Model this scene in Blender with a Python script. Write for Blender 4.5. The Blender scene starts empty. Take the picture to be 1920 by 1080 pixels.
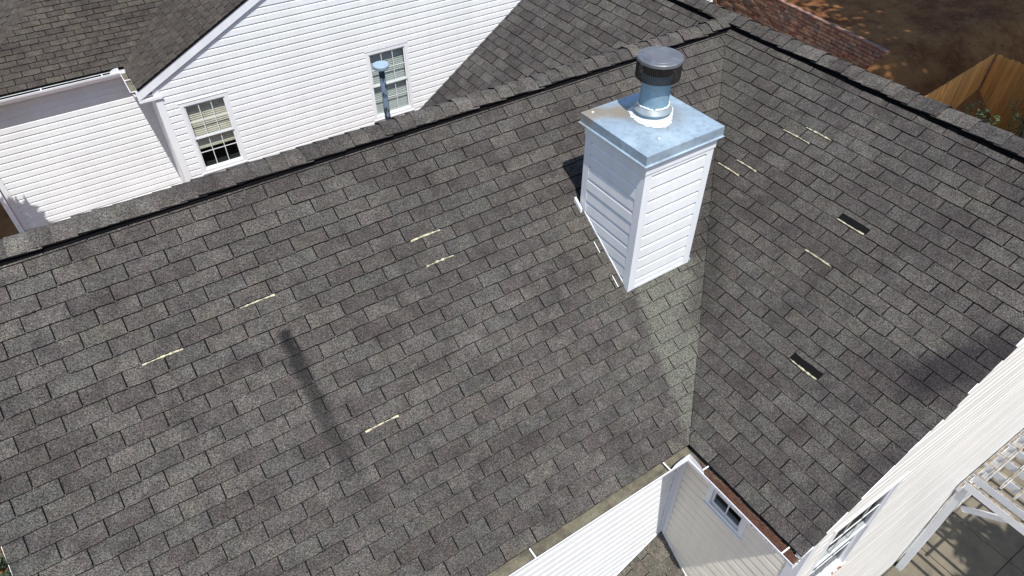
import bpy, bmesh, math, random
from mathutils import Vector as V, Matrix
random.seed(7)
R = math.radians
S = bpy.context.scene
COL = S.collection

# ------------------------------------------------------------------ camera, sky, sun, exposure
cam = bpy.data.cameras.new('camera'); cam.sensor_width = 36; cam.lens = 24.245
cam.clip_start = 0.05; cam.clip_end = 500
co = bpy.data.objects.new('camera', cam); COL.objects.link(co)
_p, _y = R(43.126), R(33.547)
_f = V((math.cos(_p)*math.sin(_y), math.cos(_p)*math.cos(_y), -math.sin(_p)))
co.location = (-6.595, -5.352, 3.265)
co.rotation_euler = _f.to_track_quat('-Z', 'Y').to_euler()
S.camera = co
SUN = V((0.116, 0.419, -0.9006)).normalized()        # direction the light travels
w = bpy.data.worlds.new('World'); S.world = w; w.use_nodes = True
nt = w.node_tree; sky = nt.nodes.new('ShaderNodeTexSky'); sky.sky_type = 'NISHITA'
sky.sun_disc = False; sky.sun_elevation = R(64.2); sky.sun_rotation = R(195.5)
sky.air_density = 1.0; sky.dust_density = 0.6; sky.ozone_density = 1.2
bg = nt.nodes['Background']; bg.inputs['Strength'].default_value = 0.12
nt.links.new(sky.outputs[0], bg.inputs[0])
sl = bpy.data.lights.new('sun', 'SUN'); sl.energy = 4.3; sl.angle = R(0.53); sl.color = (1.0, 0.965, 0.91)
so = bpy.data.objects.new('sun', sl); COL.objects.link(so)
so.rotation_euler = SUN.to_track_quat('-Z', 'Y').to_euler(); so.location = (-10, -20, 30)
S.view_settings.view_transform = 'Standard'; S.view_settings.look = 'None'
S.view_settings.gamma = 1; S.view_settings.exposure = 0.52

# ------------------------------------------------------------------ materials
class N:
    """tiny node helper"""
    def __init__(s, name):
        s.m = bpy.data.materials.new(name); s.m.use_nodes = True
        s.t = s.m.node_tree; s.b = s.t.nodes['Principled BSDF']
    def n(s, typ, **kw):
        x = s.t.nodes.new(typ)
        for k, v in kw.items(): setattr(x, k, v)
        return x
    def l(s, a, b): s.t.links.new(a, b)
    def set(s, node, key, val):
        i = node.inputs[key]
        if hasattr(val, 'is_linked') or isinstance(val, bpy.types.NodeSocket): s.l(val, i)
        else: i.default_value = val
    def pos(s):
        if not hasattr(s, '_p'): s._p = s.n('ShaderNodeNewGeometry').outputs['Position']
        return s._p
    def noise(s, scale, detail=3, rough=.55, vec=None, col=False, dist=0):
        x = s.n('ShaderNodeTexNoise'); s.l(vec or s.pos(), x.inputs['Vector'])
        x.inputs['Scale'].default_value = scale; x.inputs['Detail'].default_value = detail
        x.inputs['Roughness'].default_value = rough; x.inputs['Distortion'].default_value = dist
        return x.outputs['Color' if col else 'Fac']
    def math(s, op, a, b=0., c=0., clamp=False):
        x = s.n('ShaderNodeMath', operation=op); x.use_clamp = clamp
        for i, v in enumerate((a, b, c)): s.set(x, i, v)
        return x.outputs[0]
    def vm(s, op, a, b=(0, 0, 0), out=0):
        x = s.n('ShaderNodeVectorMath', operation=op); s.set(x, 0, a); s.set(x, 1, b)
        return x.outputs['Value'] if op in ('DOT_PRODUCT', 'LENGTH', 'DISTANCE') else x.outputs[0]
    def rng(s, v, a, b, c=0., d=1., smooth=True):
        x = s.n('ShaderNodeMapRange'); x.interpolation_type = 'SMOOTHSTEP' if smooth else 'LINEAR'
        for i, q in enumerate((v, a, b, c, d)): s.set(x, i, q)
        return x.outputs[0]
    def mix(s, f, a, b, mode='MIX'):
        x = s.n('ShaderNodeMix', data_type='RGBA', blend_type=mode)
        s.set(x, 0, f); s.set(x, 6, a if not isinstance(a, tuple) else (*a, 1)); s.set(x, 7, b if not isinstance(b, tuple) else (*b, 1))
        return x.outputs[2]
    def seg(s, p0, p1):
        """distance of the surface point to a segment"""
        p0 = V(p0); d = V(p1) - p0
        q = s.vm('SUBTRACT', s.pos(), tuple(p0))
        t = s.math('DIVIDE', s.vm('DOT_PRODUCT', q, tuple(d)), d.length_squared, clamp=True)
        sc = s.n('ShaderNodeVectorMath', operation='SCALE'); sc.inputs[0].default_value = tuple(d); s.l(t, sc.inputs['Scale'])
        return s.vm('LENGTH', s.vm('SUBTRACT', q, sc.outputs[0])), t
    def bump(s, h, strength, dist=.01):
        x = s.n('ShaderNodeBump'); x.inputs['Strength'].default_value = strength; x.inputs['Distance'].default_value = dist
        s.l(h, x.inputs['Height']); s.l(x.outputs[0], s.b.inputs['Normal'])
    def done(s, col=None, rough=.8, metal=0., spec=None):
        if col is not None: s.set(s.b, 'Base Color', col if not isinstance(col, tuple) else (*col, 1))
        s.set(s.b, 'Roughness', rough); s.set(s.b, 'Metallic', metal)
        if spec is not None: s.b.inputs['Specular IOR Level'].default_value = spec
        return s.m

def plain(name, col, rough=.6, metal=0., var=.12, scale=6, bump=0, spec=None):
    n = N(name); k = n.rng(n.noise(scale, 4), .3, .7, 1-var, 1+var)
    c = n.mix(1., col, n.vm('MULTIPLY', (1, 1, 1), k) if False else k, 'MULTIPLY')
    if bump: n.bump(n.noise(scale*8, 3), bump)
    return n.done(c, rough, metal, spec)

M_PITCH = 0.677
def shingle_mat(name, gain=1.0, warm=(1, 1, 1), stains=True):
    n = N(name)
    at = n.n('ShaderNodeAttribute', attribute_name='tint').outputs['Color']
    c = n.mix(1., at, tuple(gain*v for v in warm), 'MULTIPLY')
    # worn patches of greenish, purplish and buff granules
    hue = n.noise(9, 3, .6)
    c = n.mix(n.rng(hue, .35, .65), c, n.mix(1., c, (1.05, .99, .99), 'MULTIPLY'))
    hue2 = n.noise(5.5, 4, .65, vec=n.vm('ADD', n.pos(), (7.1, 3.3, 1.7)))
    c = n.mix(n.rng(hue2, .42, .68), c, n.mix(1., c, (1.01, 1.03, .96), 'MULTIPLY'))
    c = n.mix(1., c, n.rng(n.noise(7.5, 4, .6, vec=n.vm('ADD', n.pos(), (2.2, 6.1, 3.4))), .28, .72, .78, 1.2), 'MULTIPLY')
    c = n.mix(1., c, n.rng(n.noise(.8, 4, .55, vec=n.vm('ADD', n.pos(), (5.2, 1.1, 8.4))), .3, .7, .87, 1.12), 'MULTIPLY')
    # dark weather blotches
    bl = n.noise(2.3, 5, .68, vec=n.vm('ADD', n.pos(), (1.1, 9.3, 4.7)))
    c = n.mix(n.rng(bl, .47, .74, 0, .68), c, (.026, .020, .021))
    if stains:
        m = M_PITCH
        # soot streak below a removed pipe, straight down the slope
        d, t = n.seg((-6.03, -1.19, -1.19*m), (-5.97, -2.75, -2.75*m))
        wob = n.math('MULTIPLY', n.math('SUBTRACT', n.noise(14, 4), .5), .09)
        rad = n.rng(t, 0, 1, .085, .15, False)
        k = n.rng(n.math('ADD', d, wob), n.math('MULTIPLY', rad, .25), rad, 1, 0)
        k = n.math('MULTIPLY', k, n.rng(t, .0, 1., .98, .1, False))
        c = n.mix(k, c, (.0105, .0108, .0105))
        # pale run-off wedge from the chimney foot to the bottom of the valley
        sp = n.n('ShaderNodeSeparateXYZ'); n.l(n.pos(), sp.inputs[0]); px_, py_ = sp.outputs[0], sp.outputs[1]
        wob = n.math('MULTIPLY', n.math('SUBTRACT', n.noise(7, 5, .65), .5), .22)
        left = n.math('SUBTRACT', px_, n.math('MULTIPLY_ADD', py_, .2184, -2.528))
        k = n.rng(n.math('ADD', left, wob), -.02, .09)
        k = n.math('MULTIPLY', k, n.rng(n.math('SUBTRACT', px_, py_), -.01, .01, 1, 0))
        k = n.math('MULTIPLY', k, n.rng(n.math('ADD', py_, wob), -1.98, -1.88, 1, 0))
        k = n.math('MULTIPLY', k, n.rng(n.noise(3.2, 4), .3, .7, .5, .95))
        c = n.mix(k, c, (.108, .108, .088))
        # lichen-greenish wash beside the chimney
        d, t = n.seg((-3.25, -1.35, -1.35*m), (-3.1, -1.95, -1.95*m))
        k = n.rng(n.math('ADD', d, n.math('MULTIPLY', n.math('SUBTRACT', n.noise(8, 4), .5), .3)), .0, .3, .3, 0)
        c = n.mix(k, c, (.075, .072, .052))
        # pale top of the valley near the ridge
        d, t = n.seg((-.1, -.15, -.1*m), (-1.0, -1.1, -1.0*m))
        k = n.rng(n.math('ADD', d, n.math('MULTIPLY', n.math('SUBTRACT', n.noise(4, 4), .5), .5)), .0, .5, .3, 0)
        c = n.mix(k, c, (.078, .076, .06))
        # darker band along the valley beside the chimney
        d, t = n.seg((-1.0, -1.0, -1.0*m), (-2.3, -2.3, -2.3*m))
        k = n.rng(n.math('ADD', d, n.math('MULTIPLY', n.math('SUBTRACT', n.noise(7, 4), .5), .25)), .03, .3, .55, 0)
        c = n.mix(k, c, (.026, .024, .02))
        # tar-dark stains by the front rake
        d, t = n.seg((-1.3, -4.47, -1.3*m), (-1.75, -4.2, -1.75*m))
        k = n.rng(n.math('ADD', d, n.math('MULTIPLY', n.math('SUBTRACT', n.noise(9, 4), .5), .3)), .06, .26, .75, 0)
        c = n.mix(k, c, (.012, .010, .013))
        d, t = n.seg((-2.2, -4.45, -2.2*m), (-3.0, -4.42, -3.0*m))
        k = n.rng(n.math('ADD', d, n.math('MULTIPLY', n.math('SUBTRACT', n.noise(9, 4), .5), .3)), .04, .2, .4, 0)
        c = n.mix(k, c, (.016, .014, .016))
    # granules: light and dark specks
    g1 = n.noise(120, 2, .75)
    g2 = n.noise(62, 2, .6, vec=n.vm('ADD', n.pos(), (3.3, 5.1, 8.8)))
    g3 = n.noise(230, 1, .5)
    g = n.math('MULTIPLY', n.math('MULTIPLY', n.rng(g1, .34, .66, .12, 1.88, False), n.rng(g2, .3, .7, .66, 1.34, False)), n.rng(g3, .3, .7, .8, 1.2, False))
    c = n.mix(1., c, g, 'MULTIPLY')
    gc = n.noise(80, 1, .5, vec=n.vm('ADD', n.pos(), (13.3, 2.1, 5.8)), col=True)
    c = n.mix(.2, c, n.mix(1., c, n.mix(1., gc, (2, 2, 2), 'MULTIPLY'), 'MULTIPLY'))
    n.bump(g1, .5, .004)
    return n.done(c, .93, 0, .25)

MAT = {}
MAT['shingle'] = shingle_mat('asphalt_shingle')
MAT['shingle_low'] = shingle_mat('asphalt_shingle_sun_bleached', 1.5, (1.02, 1.03, .93), False)
MAT['shingle_b'] = shingle_mat('asphalt_shingle_weathered_brown', .86, (1.05, .98, .9), False)
MAT['shingle_edge'] = plain('shingle_cut_edge', (.009, .008, .008), .97, spec=.1)
MAT['felt'] = plain('roofing_felt', (.006, .006, .0065), .97, bump=.3, scale=12, spec=.1)
MAT['vent_black'] = plain('ridge_vent_plastic', (.004, .004, .005), .95, spec=.1)

def vinyl(name, col=(.70, .72, .73)):
    n = N(name)
    k = n.rng(n.noise(1.1, 4, .6), .3, .7, .95, 1.03)
    st = n.n('ShaderNodeMapping'); st.inputs['Scale'].default_value = (9, 9, .7); n.l(n.pos(), st.inputs['Vector'])
    k2 = n.rng(n.noise(1, 4, .6, vec=st.outputs[0]), .35, .75, 1.0, .94)
    c = n.mix(1., n.mix(1., col, k, 'MULTIPLY'), k2, 'MULTIPLY')
    n.bump(n.noise(160, 2), .06, .002)
    return n.done(c, .42, 0, .35)
MAT['vinyl'] = vinyl('white_vinyl_siding')
MAT['vinyl_warm'] = vinyl('cream_white_vinyl_siding', (.71, .70, .665))
MAT['vinyl_cream_bounce'] = vinyl('cream_vinyl_siding_with_bounce', (.74, .70, .60))  # cream-white siding of the shaded wall, warm bounce light put into its colour
MAT['trim'] = vinyl('white_trim', (.70, .72, .745))
MAT['gutter'] = plain('white_enamel_gutter', (.78, .8, .83), .35, var=.05)
MAT['sheath'] = plain('wall_sheathing', (.5, .5, .5), .8)
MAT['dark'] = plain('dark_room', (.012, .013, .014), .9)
MAT['blind'] = plain('window_blind_slats', (.64, .59, .48), .6, var=.1)
MAT['blind_grey'] = plain('window_blind_slats_pale', (.5, .54, .52), .6, var=.06)
MAT['caulk'] = plain('white_sealant', (.6, .62, .62), .7, bump=.5, scale=20)
MAT['strip'] = plain('exposed_adhesive_strip', (.36, .33, .23), .85, var=.5, scale=40)
MAT['mesh'] = plain('black_wire_mesh', (.010, .010, .010), .6)
MAT['grout'] = plain('mortar', (.10, .085, .07), .95, bump=.4, scale=20)

def glass(name):
    n = N(name)
    n.b.inputs['Base Color'].default_value = (.02, .025, .025, 1); n.b.inputs['Roughness'].default_value = .03
    n.b.inputs['Specular IOR Level'].default_value = .8
    tr = n.n('ShaderNodeBsdfTransparent'); tr.inputs[0].default_value = (.82, .85, .84, 1)
    mx = n.n('ShaderNodeMixShader'); fr = n.n('ShaderNodeLayerWeight'); fr.inputs['Blend'].default_value = .5
    n.l(n.math('MULTIPLY_ADD', n.math('POWER', fr.outputs['Facing'], 4.), .4, .05), mx.inputs[0])
    n.l(tr.outputs[0], mx.inputs[1]); n.l(n.b.outputs[0], mx.inputs[2])
    n.l(mx.outputs[0], n.t.nodes['Material Output'].inputs['Surface'])
    return n.m
MAT['glass'] = glass('window_glass')

def galv(name, col=(.27, .35, .42), rust=False):
    n = N(name)
    k = n.noise(3.2, 5, .62); c = n.mix(n.rng(k, .3, .75), col, tuple(min(.9, v*1.32+.02) for v in col))
    k2 = n.noise(17, 4, .6, vec=n.vm('ADD', n.pos(), (4, 2, 9)))
    c = n.mix(n.rng(k2, .46, .72, 0, .5), c, (.19, .22, .24))
    if rust:
        d, t = n.seg((-2.99, -1.14, .24), (-2.72, -1.32, .25))
        kk = n.rng(n.math('ADD', d, n.math('MULTIPLY', n.math('SUBTRACT', n.noise(9, 5), .5), .16)), .03, .2, .8, 0)
        c = n.mix(kk, c, (.25, .19, .11))
        d = n.vm('DISTANCE', n.pos(), (-2.53, -1.49, .25))
        kk = n.rng(n.math('ADD', d, n.math('MULTIPLY', n.math('SUBTRACT', n.noise(11, 5), .5), .2)), .17, .33, .55, 0)
        c = n.mix(kk, c, (.21, .21, .19))
    n.bump(n.noise(30, 3), .08)
    return n.done(c, n.rng(k, .2, .8, .38, .55), .25)
MAT['galv'] = galv('galvanised_sheet', rust=True)
MAT['galv_pipe'] = galv('galvanised_pipe', (.15, .255, .335))
MAT['lid'] = galv('weathered_steel_lid', (.10, .105, .12))

def peeling():
    n = N('peeling_painted_pipe')
    mp = n.n('ShaderNodeMapping'); mp.inputs['Scale'].default_value = (1, 1, .55); n.l(n.pos(), mp.inputs['Vector'])
    k = n.noise(17, 4, .6, vec=mp.outputs[0])
    return n.done(n.mix(n.rng(k, .5, .54), (.20, .26, .34), (.03, .04, .06)), .6, .15)
MAT['peel'] = peeling()

def ground_mat():
    n = N('pine_straw_ground')
    a = n.noise(1.1, 5, .65); b = n.noise(7, 5, .7); f = n.noise(55, 3, .7)
    c = n.mix(n.rng(a, .35, .65), (.145, .055, .022), (.27, .135, .05))
    c = n.mix(n.rng(b, .48, .75, 0, .6), c, (.30, .18, .09))
    c = n.mix(n.rng(f, .52, .72, 0, .6), c, (.028, .017, .011))
    n.bump(f, .8, .03)
    return n.done(c, .95, 0, .1)
MAT['ground'] = ground_mat()
def patio_mat():
    n = N('weathered_concrete')
    a = n.noise(2.2, 5, .65); f = n.noise(70, 3, .7)
    c = n.mix(n.rng(a, .35, .7), (.155, .132, .095), (.10, .088, .065))
    c = n.mix(n.rng(f, .5, .75, 0, .4), c, (.12, .10, .08)); n.bump(f, .3, .01)
    return n.done(c, .9)
MAT['patio'] = patio_mat()
def dirt_mat():
    n = N('gutter_silt')
    a = n.noise(7, 5, .65); f = n.noise(60, 3, .7)
    c = n.mix(n.rng(a, .35, .7), (.17, .155, .11), (.085, .075, .055))
    c = n.mix(n.rng(f, .5, .75, 0, .6), c, (.05, .035, .025)); n.bump(f, .7, .02)
    return n.done(c, .95)
MAT['silt'] = dirt_mat()
MAT['needle'] = plain('pine_needles', (.085, .034, .019), .8, var=.5, scale=60)
def wood_mat():
    n = N('cedar_picket')
    mp = n.n('ShaderNodeMapping'); mp.inputs['Scale'].default_value = (14, 14, .8); n.l(n.pos(), mp.inputs['Vector'])
    k = n.noise(1.6, 5, .65, vec=mp.outputs[0]); r = n.n('ShaderNodeObjectInfo').outputs['Random']
    c = n.mix(n.rng(k, .3, .7), (.42, .18, .04), (.60, .32, .085))
    c = n.mix(1., c, n.rng(r, 0, 1, .7, 1.2, False), 'MULTIPLY'); n.bump(k, .3, .01)
    return n.done(c, .8)
MAT['wood'] = wood_mat()
def brick_mat():
    n = N('weathered_brick')
    r = n.n('ShaderNodeObjectInfo').outputs['Random']; k = n.noise(4.5, 3); f = n.noise(40, 4, .7)
    x = n.math('FRACT', n.math('ADD', r, n.math('MULTIPLY', k, 2.3)))
    c = n.mix(n.rng(x, .1, .5), (.22, .095, .065), (.33, .20, .125)); c = n.mix(n.rng(x, .62, .9), c, (.17, .14, .12))
    c = n.mix(n.rng(f, .5, .75, 0, .5), c, (.07, .05, .04)); n.bump(f, .5, .01)
    return n.done(c, .92)
MAT['brick'] = brick_mat()
MAT['coping'] = plain('coping_brick', (.25, .14, .105), .85, var=.2, scale=10)
MAT['leaf'] = plain('shrub_leaf', (.075, .12, .035), .6, var=.45, scale=9)
MAT['leaf_dark'] = plain('tree_leaf', (.02, .034, .012), .6, var=.4, scale=3)
MAT['bark'] = plain('bark', (.09, .06, .04), .95, var=.3, scale=8)
MAT['weathered'] = plain('weathered_board_top', (.19, .16, .12), .9, var=.5, scale=14)
MAT['blue'] = plain('blue_tarp', (.25, .42, .75), .5, var=.3, scale=14)
MAT['leaf_litter'] = plain('dry_leaf', (.26, .12, .06), .8, var=.4, scale=30)

# ------------------------------------------------------------------ mesh helpers
class MB:
    def __init__(s): s.v = []; s.f = []; s.m = []; s.t = []; s.ct = None
    def face(s, pts, mi=0):
        i = len(s.v); s.v += [tuple(p) for p in pts]; s.f.append(tuple(range(i, i+len(pts)))); s.m.append(mi)
        if s.ct is not None: s.t += [s.ct]*len(pts)
    def box(s, a, b, mi=0):
        (x0, y0, z0), (x1, y1, z1) = a, b
        P = [V((x, y, z)) for x in (x0, x1) for y in (y0, y1) for z in (z0, z1)]
        s.hexa(P, mi)
    def hexa(s, P, mi=0):
        for q in ((0, 1, 3, 2), (4, 6, 7, 5), (0, 4, 5, 1), (2, 3, 7, 6), (0, 2, 6, 4), (1, 5, 7, 3)): s.face([P[k] for k in q], mi)
    def obox(s, o, ax, ay, az, mi=0):
        o, ax, ay, az = V(o), V(ax), V(ay), V(az)
        s.hexa([o+ax*i+ay*j+az*k for i in (0, 1) for j in (0, 1) for k in (0, 1)], mi)
    def tube(s, pts, r, n=16, mi=0, cap=True):
        """pts: list of (center, radius or None)"""
        rings = []
        for k, (c, rr) in enumerate(pts):
            c = V(c)
            d = (V(pts[min(k+1, len(pts)-1)][0]) - V(pts[max(k-1, 0)][0])).normalized()
            if d.length < 1e-6: d = V((0, 0, 1))
            u = d.orthogonal().normalized(); q = d.cross(u)
            if abs(d.z) > .99: u, q = V((1, 0, 0)), V((0, 1, 0))
            rings.append([c+(u*math.cos(2*math.pi*i/n)+q*math.sin(2*math.pi*i/n))*(rr or r) for i in range(n)])
        i0 = len(s.v)
        for rg in rings:
            s.v += [tuple(p) for p in rg]
            if s.ct is not None: s.t += [s.ct]*n
        for k in range(len(rings)-1):
            for i in range(n):
                a = i0+k*n+i; b = i0+k*n+(i+1) % n
                s.f.append((a, b, b+n, a+n)); s.m.append(mi)
        if cap:
            s.f.append(tuple(range(i0+n-1, i0-1, -1))); s.m.append(mi)
            e = i0+(len(rings)-1)*n; s.f.append(tuple(range(e, e+n))); s.m.append(mi)
    def mesh(s, name, mats, smooth=False):
        me = bpy.data.meshes.new(name); me.from_pydata(s.v, [], s.f)
        for x in mats: me.materials.append(MAT[x] if isinstance(x, str) else x)
        me.polygons.foreach_set('material_index', s.m)
        if s.t:
            at = me.attributes.new('tint', 'FLOAT_COLOR', 'POINT')
            at.data.foreach_set('color', [c for t in s.t for c in (*t, 1.)])
        if smooth:
            me.polygons.foreach_set('use_smooth', [True]*len(me.polygons))
            if hasattr(me, 'set_sharp_from_angle'): me.set_sharp_from_angle(angle=R(35))
        me.update(); return me
    def obj(s, name, mats, parent=None, smooth=False, **props):
        if isinstance(mats, str): mats = [mats]
        return link(name, s.mesh(name, mats, smooth), parent, **props)

def link(name, data, parent=None, mat=None, **props):
    o = bpy.data.objects.new(name, data); COL.objects.link(o)
    if parent is not None: o.parent = parent
    if mat is not None: o.matrix_basis = mat
    for k, v in props.items(): o[k] = v
    return o
def thing(name, label, cat, group=None):
    o = bpy.data.objects.new(name, None); COL.objects.link(o); o.empty_display_size = .2
    o['label'] = label; o['category'] = cat
    if group: o['group'] = group
    return o
def clip(poly, a, b, c):
    """keep a*x+b*y<=c of a convex 2-D polygon"""
    out = []
    for i in range(len(poly)):
        p, q = poly[i], poly[(i+1) % len(poly)]
        dp, dq = a*p[0]+b*p[1]-c, a*q[0]+b*q[1]-c
        if dp <= 1e-9: out.append(p)
        if (dp < -1e-9 and dq > 1e-9) or (dp > 1e-9 and dq < -1e-9):
            t = dp/(dp-dq); out.append((p[0]+(q[0]-p[0])*t, p[1]+(q[1]-p[1])*t))
    return out
def area(p): return abs(sum(p[i][0]*p[(i+1) % len(p)][1]-p[(i+1) % len(p)][0]*p[i][1] for i in range(len(p))))/2 if len(p) > 2 else 0
CAMW = Matrix.Translation(co.location) @ co.rotation_euler.to_matrix().to_4x4(); CAMI = CAMW.inverted()
def to_px(p):
    q = CAMI @ V(p)
    if q.z > -.1: return None
    return (512+q.x/-q.z*689.6, 288-q.y/-q.z*689.6, -q.z)

# ------------------------------------------------------------------ shingle fields
EXP, TAB = .1322, .3025
TINTS = []
for _ in range(22):
    base = random.choice([(.066, .064, .060), (.060, .057, .056), (.070, .068, .062), (.062, .064, .061), (.056, .051, .050), (.064, .059, .056), (.062, .060, .058)])
    g = random.uniform(.91, 1.05)*.96; a3 = sum(base)/3; TINTS.append(tuple((.35*a3+.65*b)*g*k for b, k in zip(base, (1.055, 1.0, .955))))
def tab_mesh_into(mb, w, fn, seed, far=False):
    """one tab: fn(u,v,n) -> point. top, dark butt edge and sides"""
    rd = random.Random(seed)
    g = rd.uniform(.0035, .0062); h = EXP+.018; n = 3
    if far: g = .007
    bot = [(g+(w-2*g)*i/n, rd.uniform(-.004, .004)) for i in range(n+1)]
    lift = .0115+rd.uniform(-.003, .004); l2 = lift+rd.uniform(-.005, .006)
    if far: lift += .004; l2 += .004
    hb = [lift+(l2-lift)*i/n for i in range(n+1)]
    bev = .007 if not far else .004
    top = [fn(u, v+bev, z) for (u, v), z in zip(bot, hb)]; und = [fn(u, v, .0005) for (u, v) in bot]
    tr, tl = fn(w-g, h, .002), fn(g, h, .002)
    mb.face(top+[tr, tl], 0)
    for i in range(n): mb.face([und[i], und[i+1], top[i+1], top[i]], 1)
    mb.face([und[0], top[0], tl, fn(g, h, .0004)], 1)
    mb.face([und[n], fn(w-g, h, .0004), tr, top[n]], 1)
TABV = {}
def tab_variant(mat, i):
    if (mat, i) not in TABV:
        mb = MB(); mb.ct = TINTS[i]
        tab_mesh_into(mb, TAB, lambda u, v, n: (u, v, n), i, mat == 'shingle_b'); TABV[(mat, i)] = mb.mesh('shingle', [mat, 'shingle_edge'])
    return TABV[(mat, i)]

REMOVED = []
class Slope:
    """a roof plane: origin o at the eave, U along the courses, Vv up the slope"""
    def __init__(s, o, U, Vv):
        s.o, s.U, s.V = V(o), V(U).normalized(), V(Vv).normalized(); s.N = s.U.cross(s.V)
        s.M = Matrix((s.U, s.V, s.N)).transposed().to_4x4()
    def at(s, u, v, n=0): return s.o+s.U*u+s.V*v+s.N*n
    def mat(s, u, v, n=0): return Matrix.Translation(s.at(u, v, n)) @ s.M
def tabs_for(sl, clips, u0, u1, vmax, phase, mat, skip=(), jitter=.004, seed=0, ragged=0.):
    """returns [(full?, slope, u, v, tint index, polygon)]"""
    rd = random.Random(seed); out = []
    k = 0
    while k*EXP < vmax:
        v = k*EXP; off = phase+(k % 2)*TAB/2+rd.uniform(-jitter, jitter)
        i = math.floor((u0-off)/TAB)-1; rg = rd.uniform(-.4, 1)*ragged if rd.random() < .75 else ragged*rd.uniform(.8, 1.5)
        while off+i*TAB < u1:
            u = off+i*TAB; i += 1
            poly = [(u, v), (u+TAB, v), (u+TAB, v+EXP+.018), (u, v+EXP+.018)]; full = True
            for ci, (a, b, c) in enumerate(clips):
                q = clip(poly, a, b, c+(rg if ci == 0 else 0))
                if len(q) != 4 or abs(area(q)-area(poly)) > 1e-6: full = False
                poly = q
                if len(poly) < 3: break
            if len(poly) < 3 or area(poly) < 2e-4: continue
            if any(abs(u+TAB/2-a) < TAB*.5 and abs(v+EXP/2-b) < EXP*.5 for a, b in skip): REMOVED.append((u, v)); continue
            ti = rd.randrange(22)
            out.append((full, sl, u, v+rd.uniform(-.002, .002), ti, poly, mat))
        k += 1
    return out
def add_joined(mb, t):
    full, sl, u, v, ti, poly, mat = t
    mb.ct = TINTS[ti]
    if full: tab_mesh_into(mb, TAB, lambda a, b, n: sl.at(u+a, v+b, n), ti, mat == 'shingle_b')
    else:
        h = lambda q: .0115-.0095*(q[1]-v)/(EXP+.018)
        P = poly if sum(poly[i][0]*poly[(i+1) % len(poly)][1]-poly[(i+1) % len(poly)][0]*poly[i][1] for i in range(len(poly))) > 0 else poly[::-1]
        # leave the slot between neighbours
        P = [(min(max(q[0], u+.005), u+TAB-.005), q[1]) for q in P]
        top = [sl.at(q[0], q[1]+(.007 if q[1] < v+.006 else 0), h(q)) for q in P]; und = [sl.at(q[0], q[1], .0005) for q in P]
        mb.face(top, 0)
        for i in range(len(P)):
            j = (i+1) % len(P); mb.face([und[i], und[j], top[j], top[i]], 1)
def emit_tabs(tabs, house, parent_of, limit, mat):
    vis = []
    for t in tabs:
        if t[0]:
            q = to_px(t[1].at(t[2]+TAB/2, t[3]+EXP/2))
            if q and -25 < q[0] < 1049 and -25 < q[1] < 601: vis.append((q[2], id(t), t))
    vis.sort(key=lambda x: x[:2]); chosen = set(id(t) for _, _, t in vis[:limit])
    mb = MB()
    for t in tabs:
        if id(t) in chosen:
            link('shingle', tab_variant(mat, t[4]), parent_of[id(t[1])], t[1].mat(t[2], t[3]))
        else: add_joined(mb, t)
    if mb.f: mb.obj('shingle_field', [mat, 'shingle_edge'], house, kind='stuff')

# ------------------------------------------------------------------ siding
PROF = [(0, .018), (.70, .0145), (.80, .005), (1.0, .003)]
def siding(parent, o, u, n, poly, v_lo, v_hi, h=.1305, holes=(), mat='vinyl', phase=0., name='siding_board', out=.0):
    """boards on the plane o + u*U + v*Z, facing n; poly convex (u,v); one object per board"""
    o, u, n = V(o), V(u).normalized(), V(n).normalized(); Z = V((0, 0, 1))
    k = math.floor((v_lo-phase)/h)
    flip = u.cross(Z).dot(n) < 0
    while phase+k*h < v_hi:
        v0 = phase+k*h; k += 1
        sag = random.uniform(-.0015, .0015)
        inside = [q for q in holes if v0 >= q[2]-1e-6 and v0+h <= q[3]+1e-6]
        parts_ = {}
        for (f0, o0), (f1, o1) in zip(PROF, PROF[1:]):
            a, b = v0+f0*h, v0+f1*h
            band = clip(clip(poly, 0, 1, b), 0, -1, -a)
            pieces = [band] if len(band) > 2 else []
            for (hu0, hu1, hv0, hv1) in holes:
                nx = []
                for p in pieces:
                    if not (a < hv1 and b > hv0): nx.append(p); continue
                    l = clip(p, 1, 0, hu0); r = clip(p, -1, 0, -hu1); m = clip(clip(p, 1, 0, hu1), -1, 0, -hu0)
                    nx += [l, r, clip(m, 0, 1, hv0) if len(m) > 2 else [], clip(m, 0, -1, -hv1) if len(m) > 2 else []]
                pieces = [p for p in nx if len(p) > 2 and area(p) > 1e-6]
            for p in pieces:
                off = lambda q: out+sag+o0+(o1-o0)*min(1, max(0, (q[1]-a)/(b-a)))
                P = [o+u*q[0]+Z*q[1]+n*off(q) for q in p]
                mid = sum(q[0] for q in p)/len(p); mb = parts_.setdefault(sum(1 for q in inside if mid > (q[0]+q[1])/2), MB())
                mb.face(P[::-1] if flip else P)
                if f0 == 0:   # underside of the butt edge
                    low = [q for q in p if abs(q[1]-a) < 1e-6]
                    if len(low) == 2:
                        A, B = [o+u*q[0]+Z*q[1] for q in low]; mb.face([A, B, B+n*(o0+out+sag), A+n*(o0+out+sag)])
        for mb in parts_.values(): mb.obj(name, mat, parent)

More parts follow.
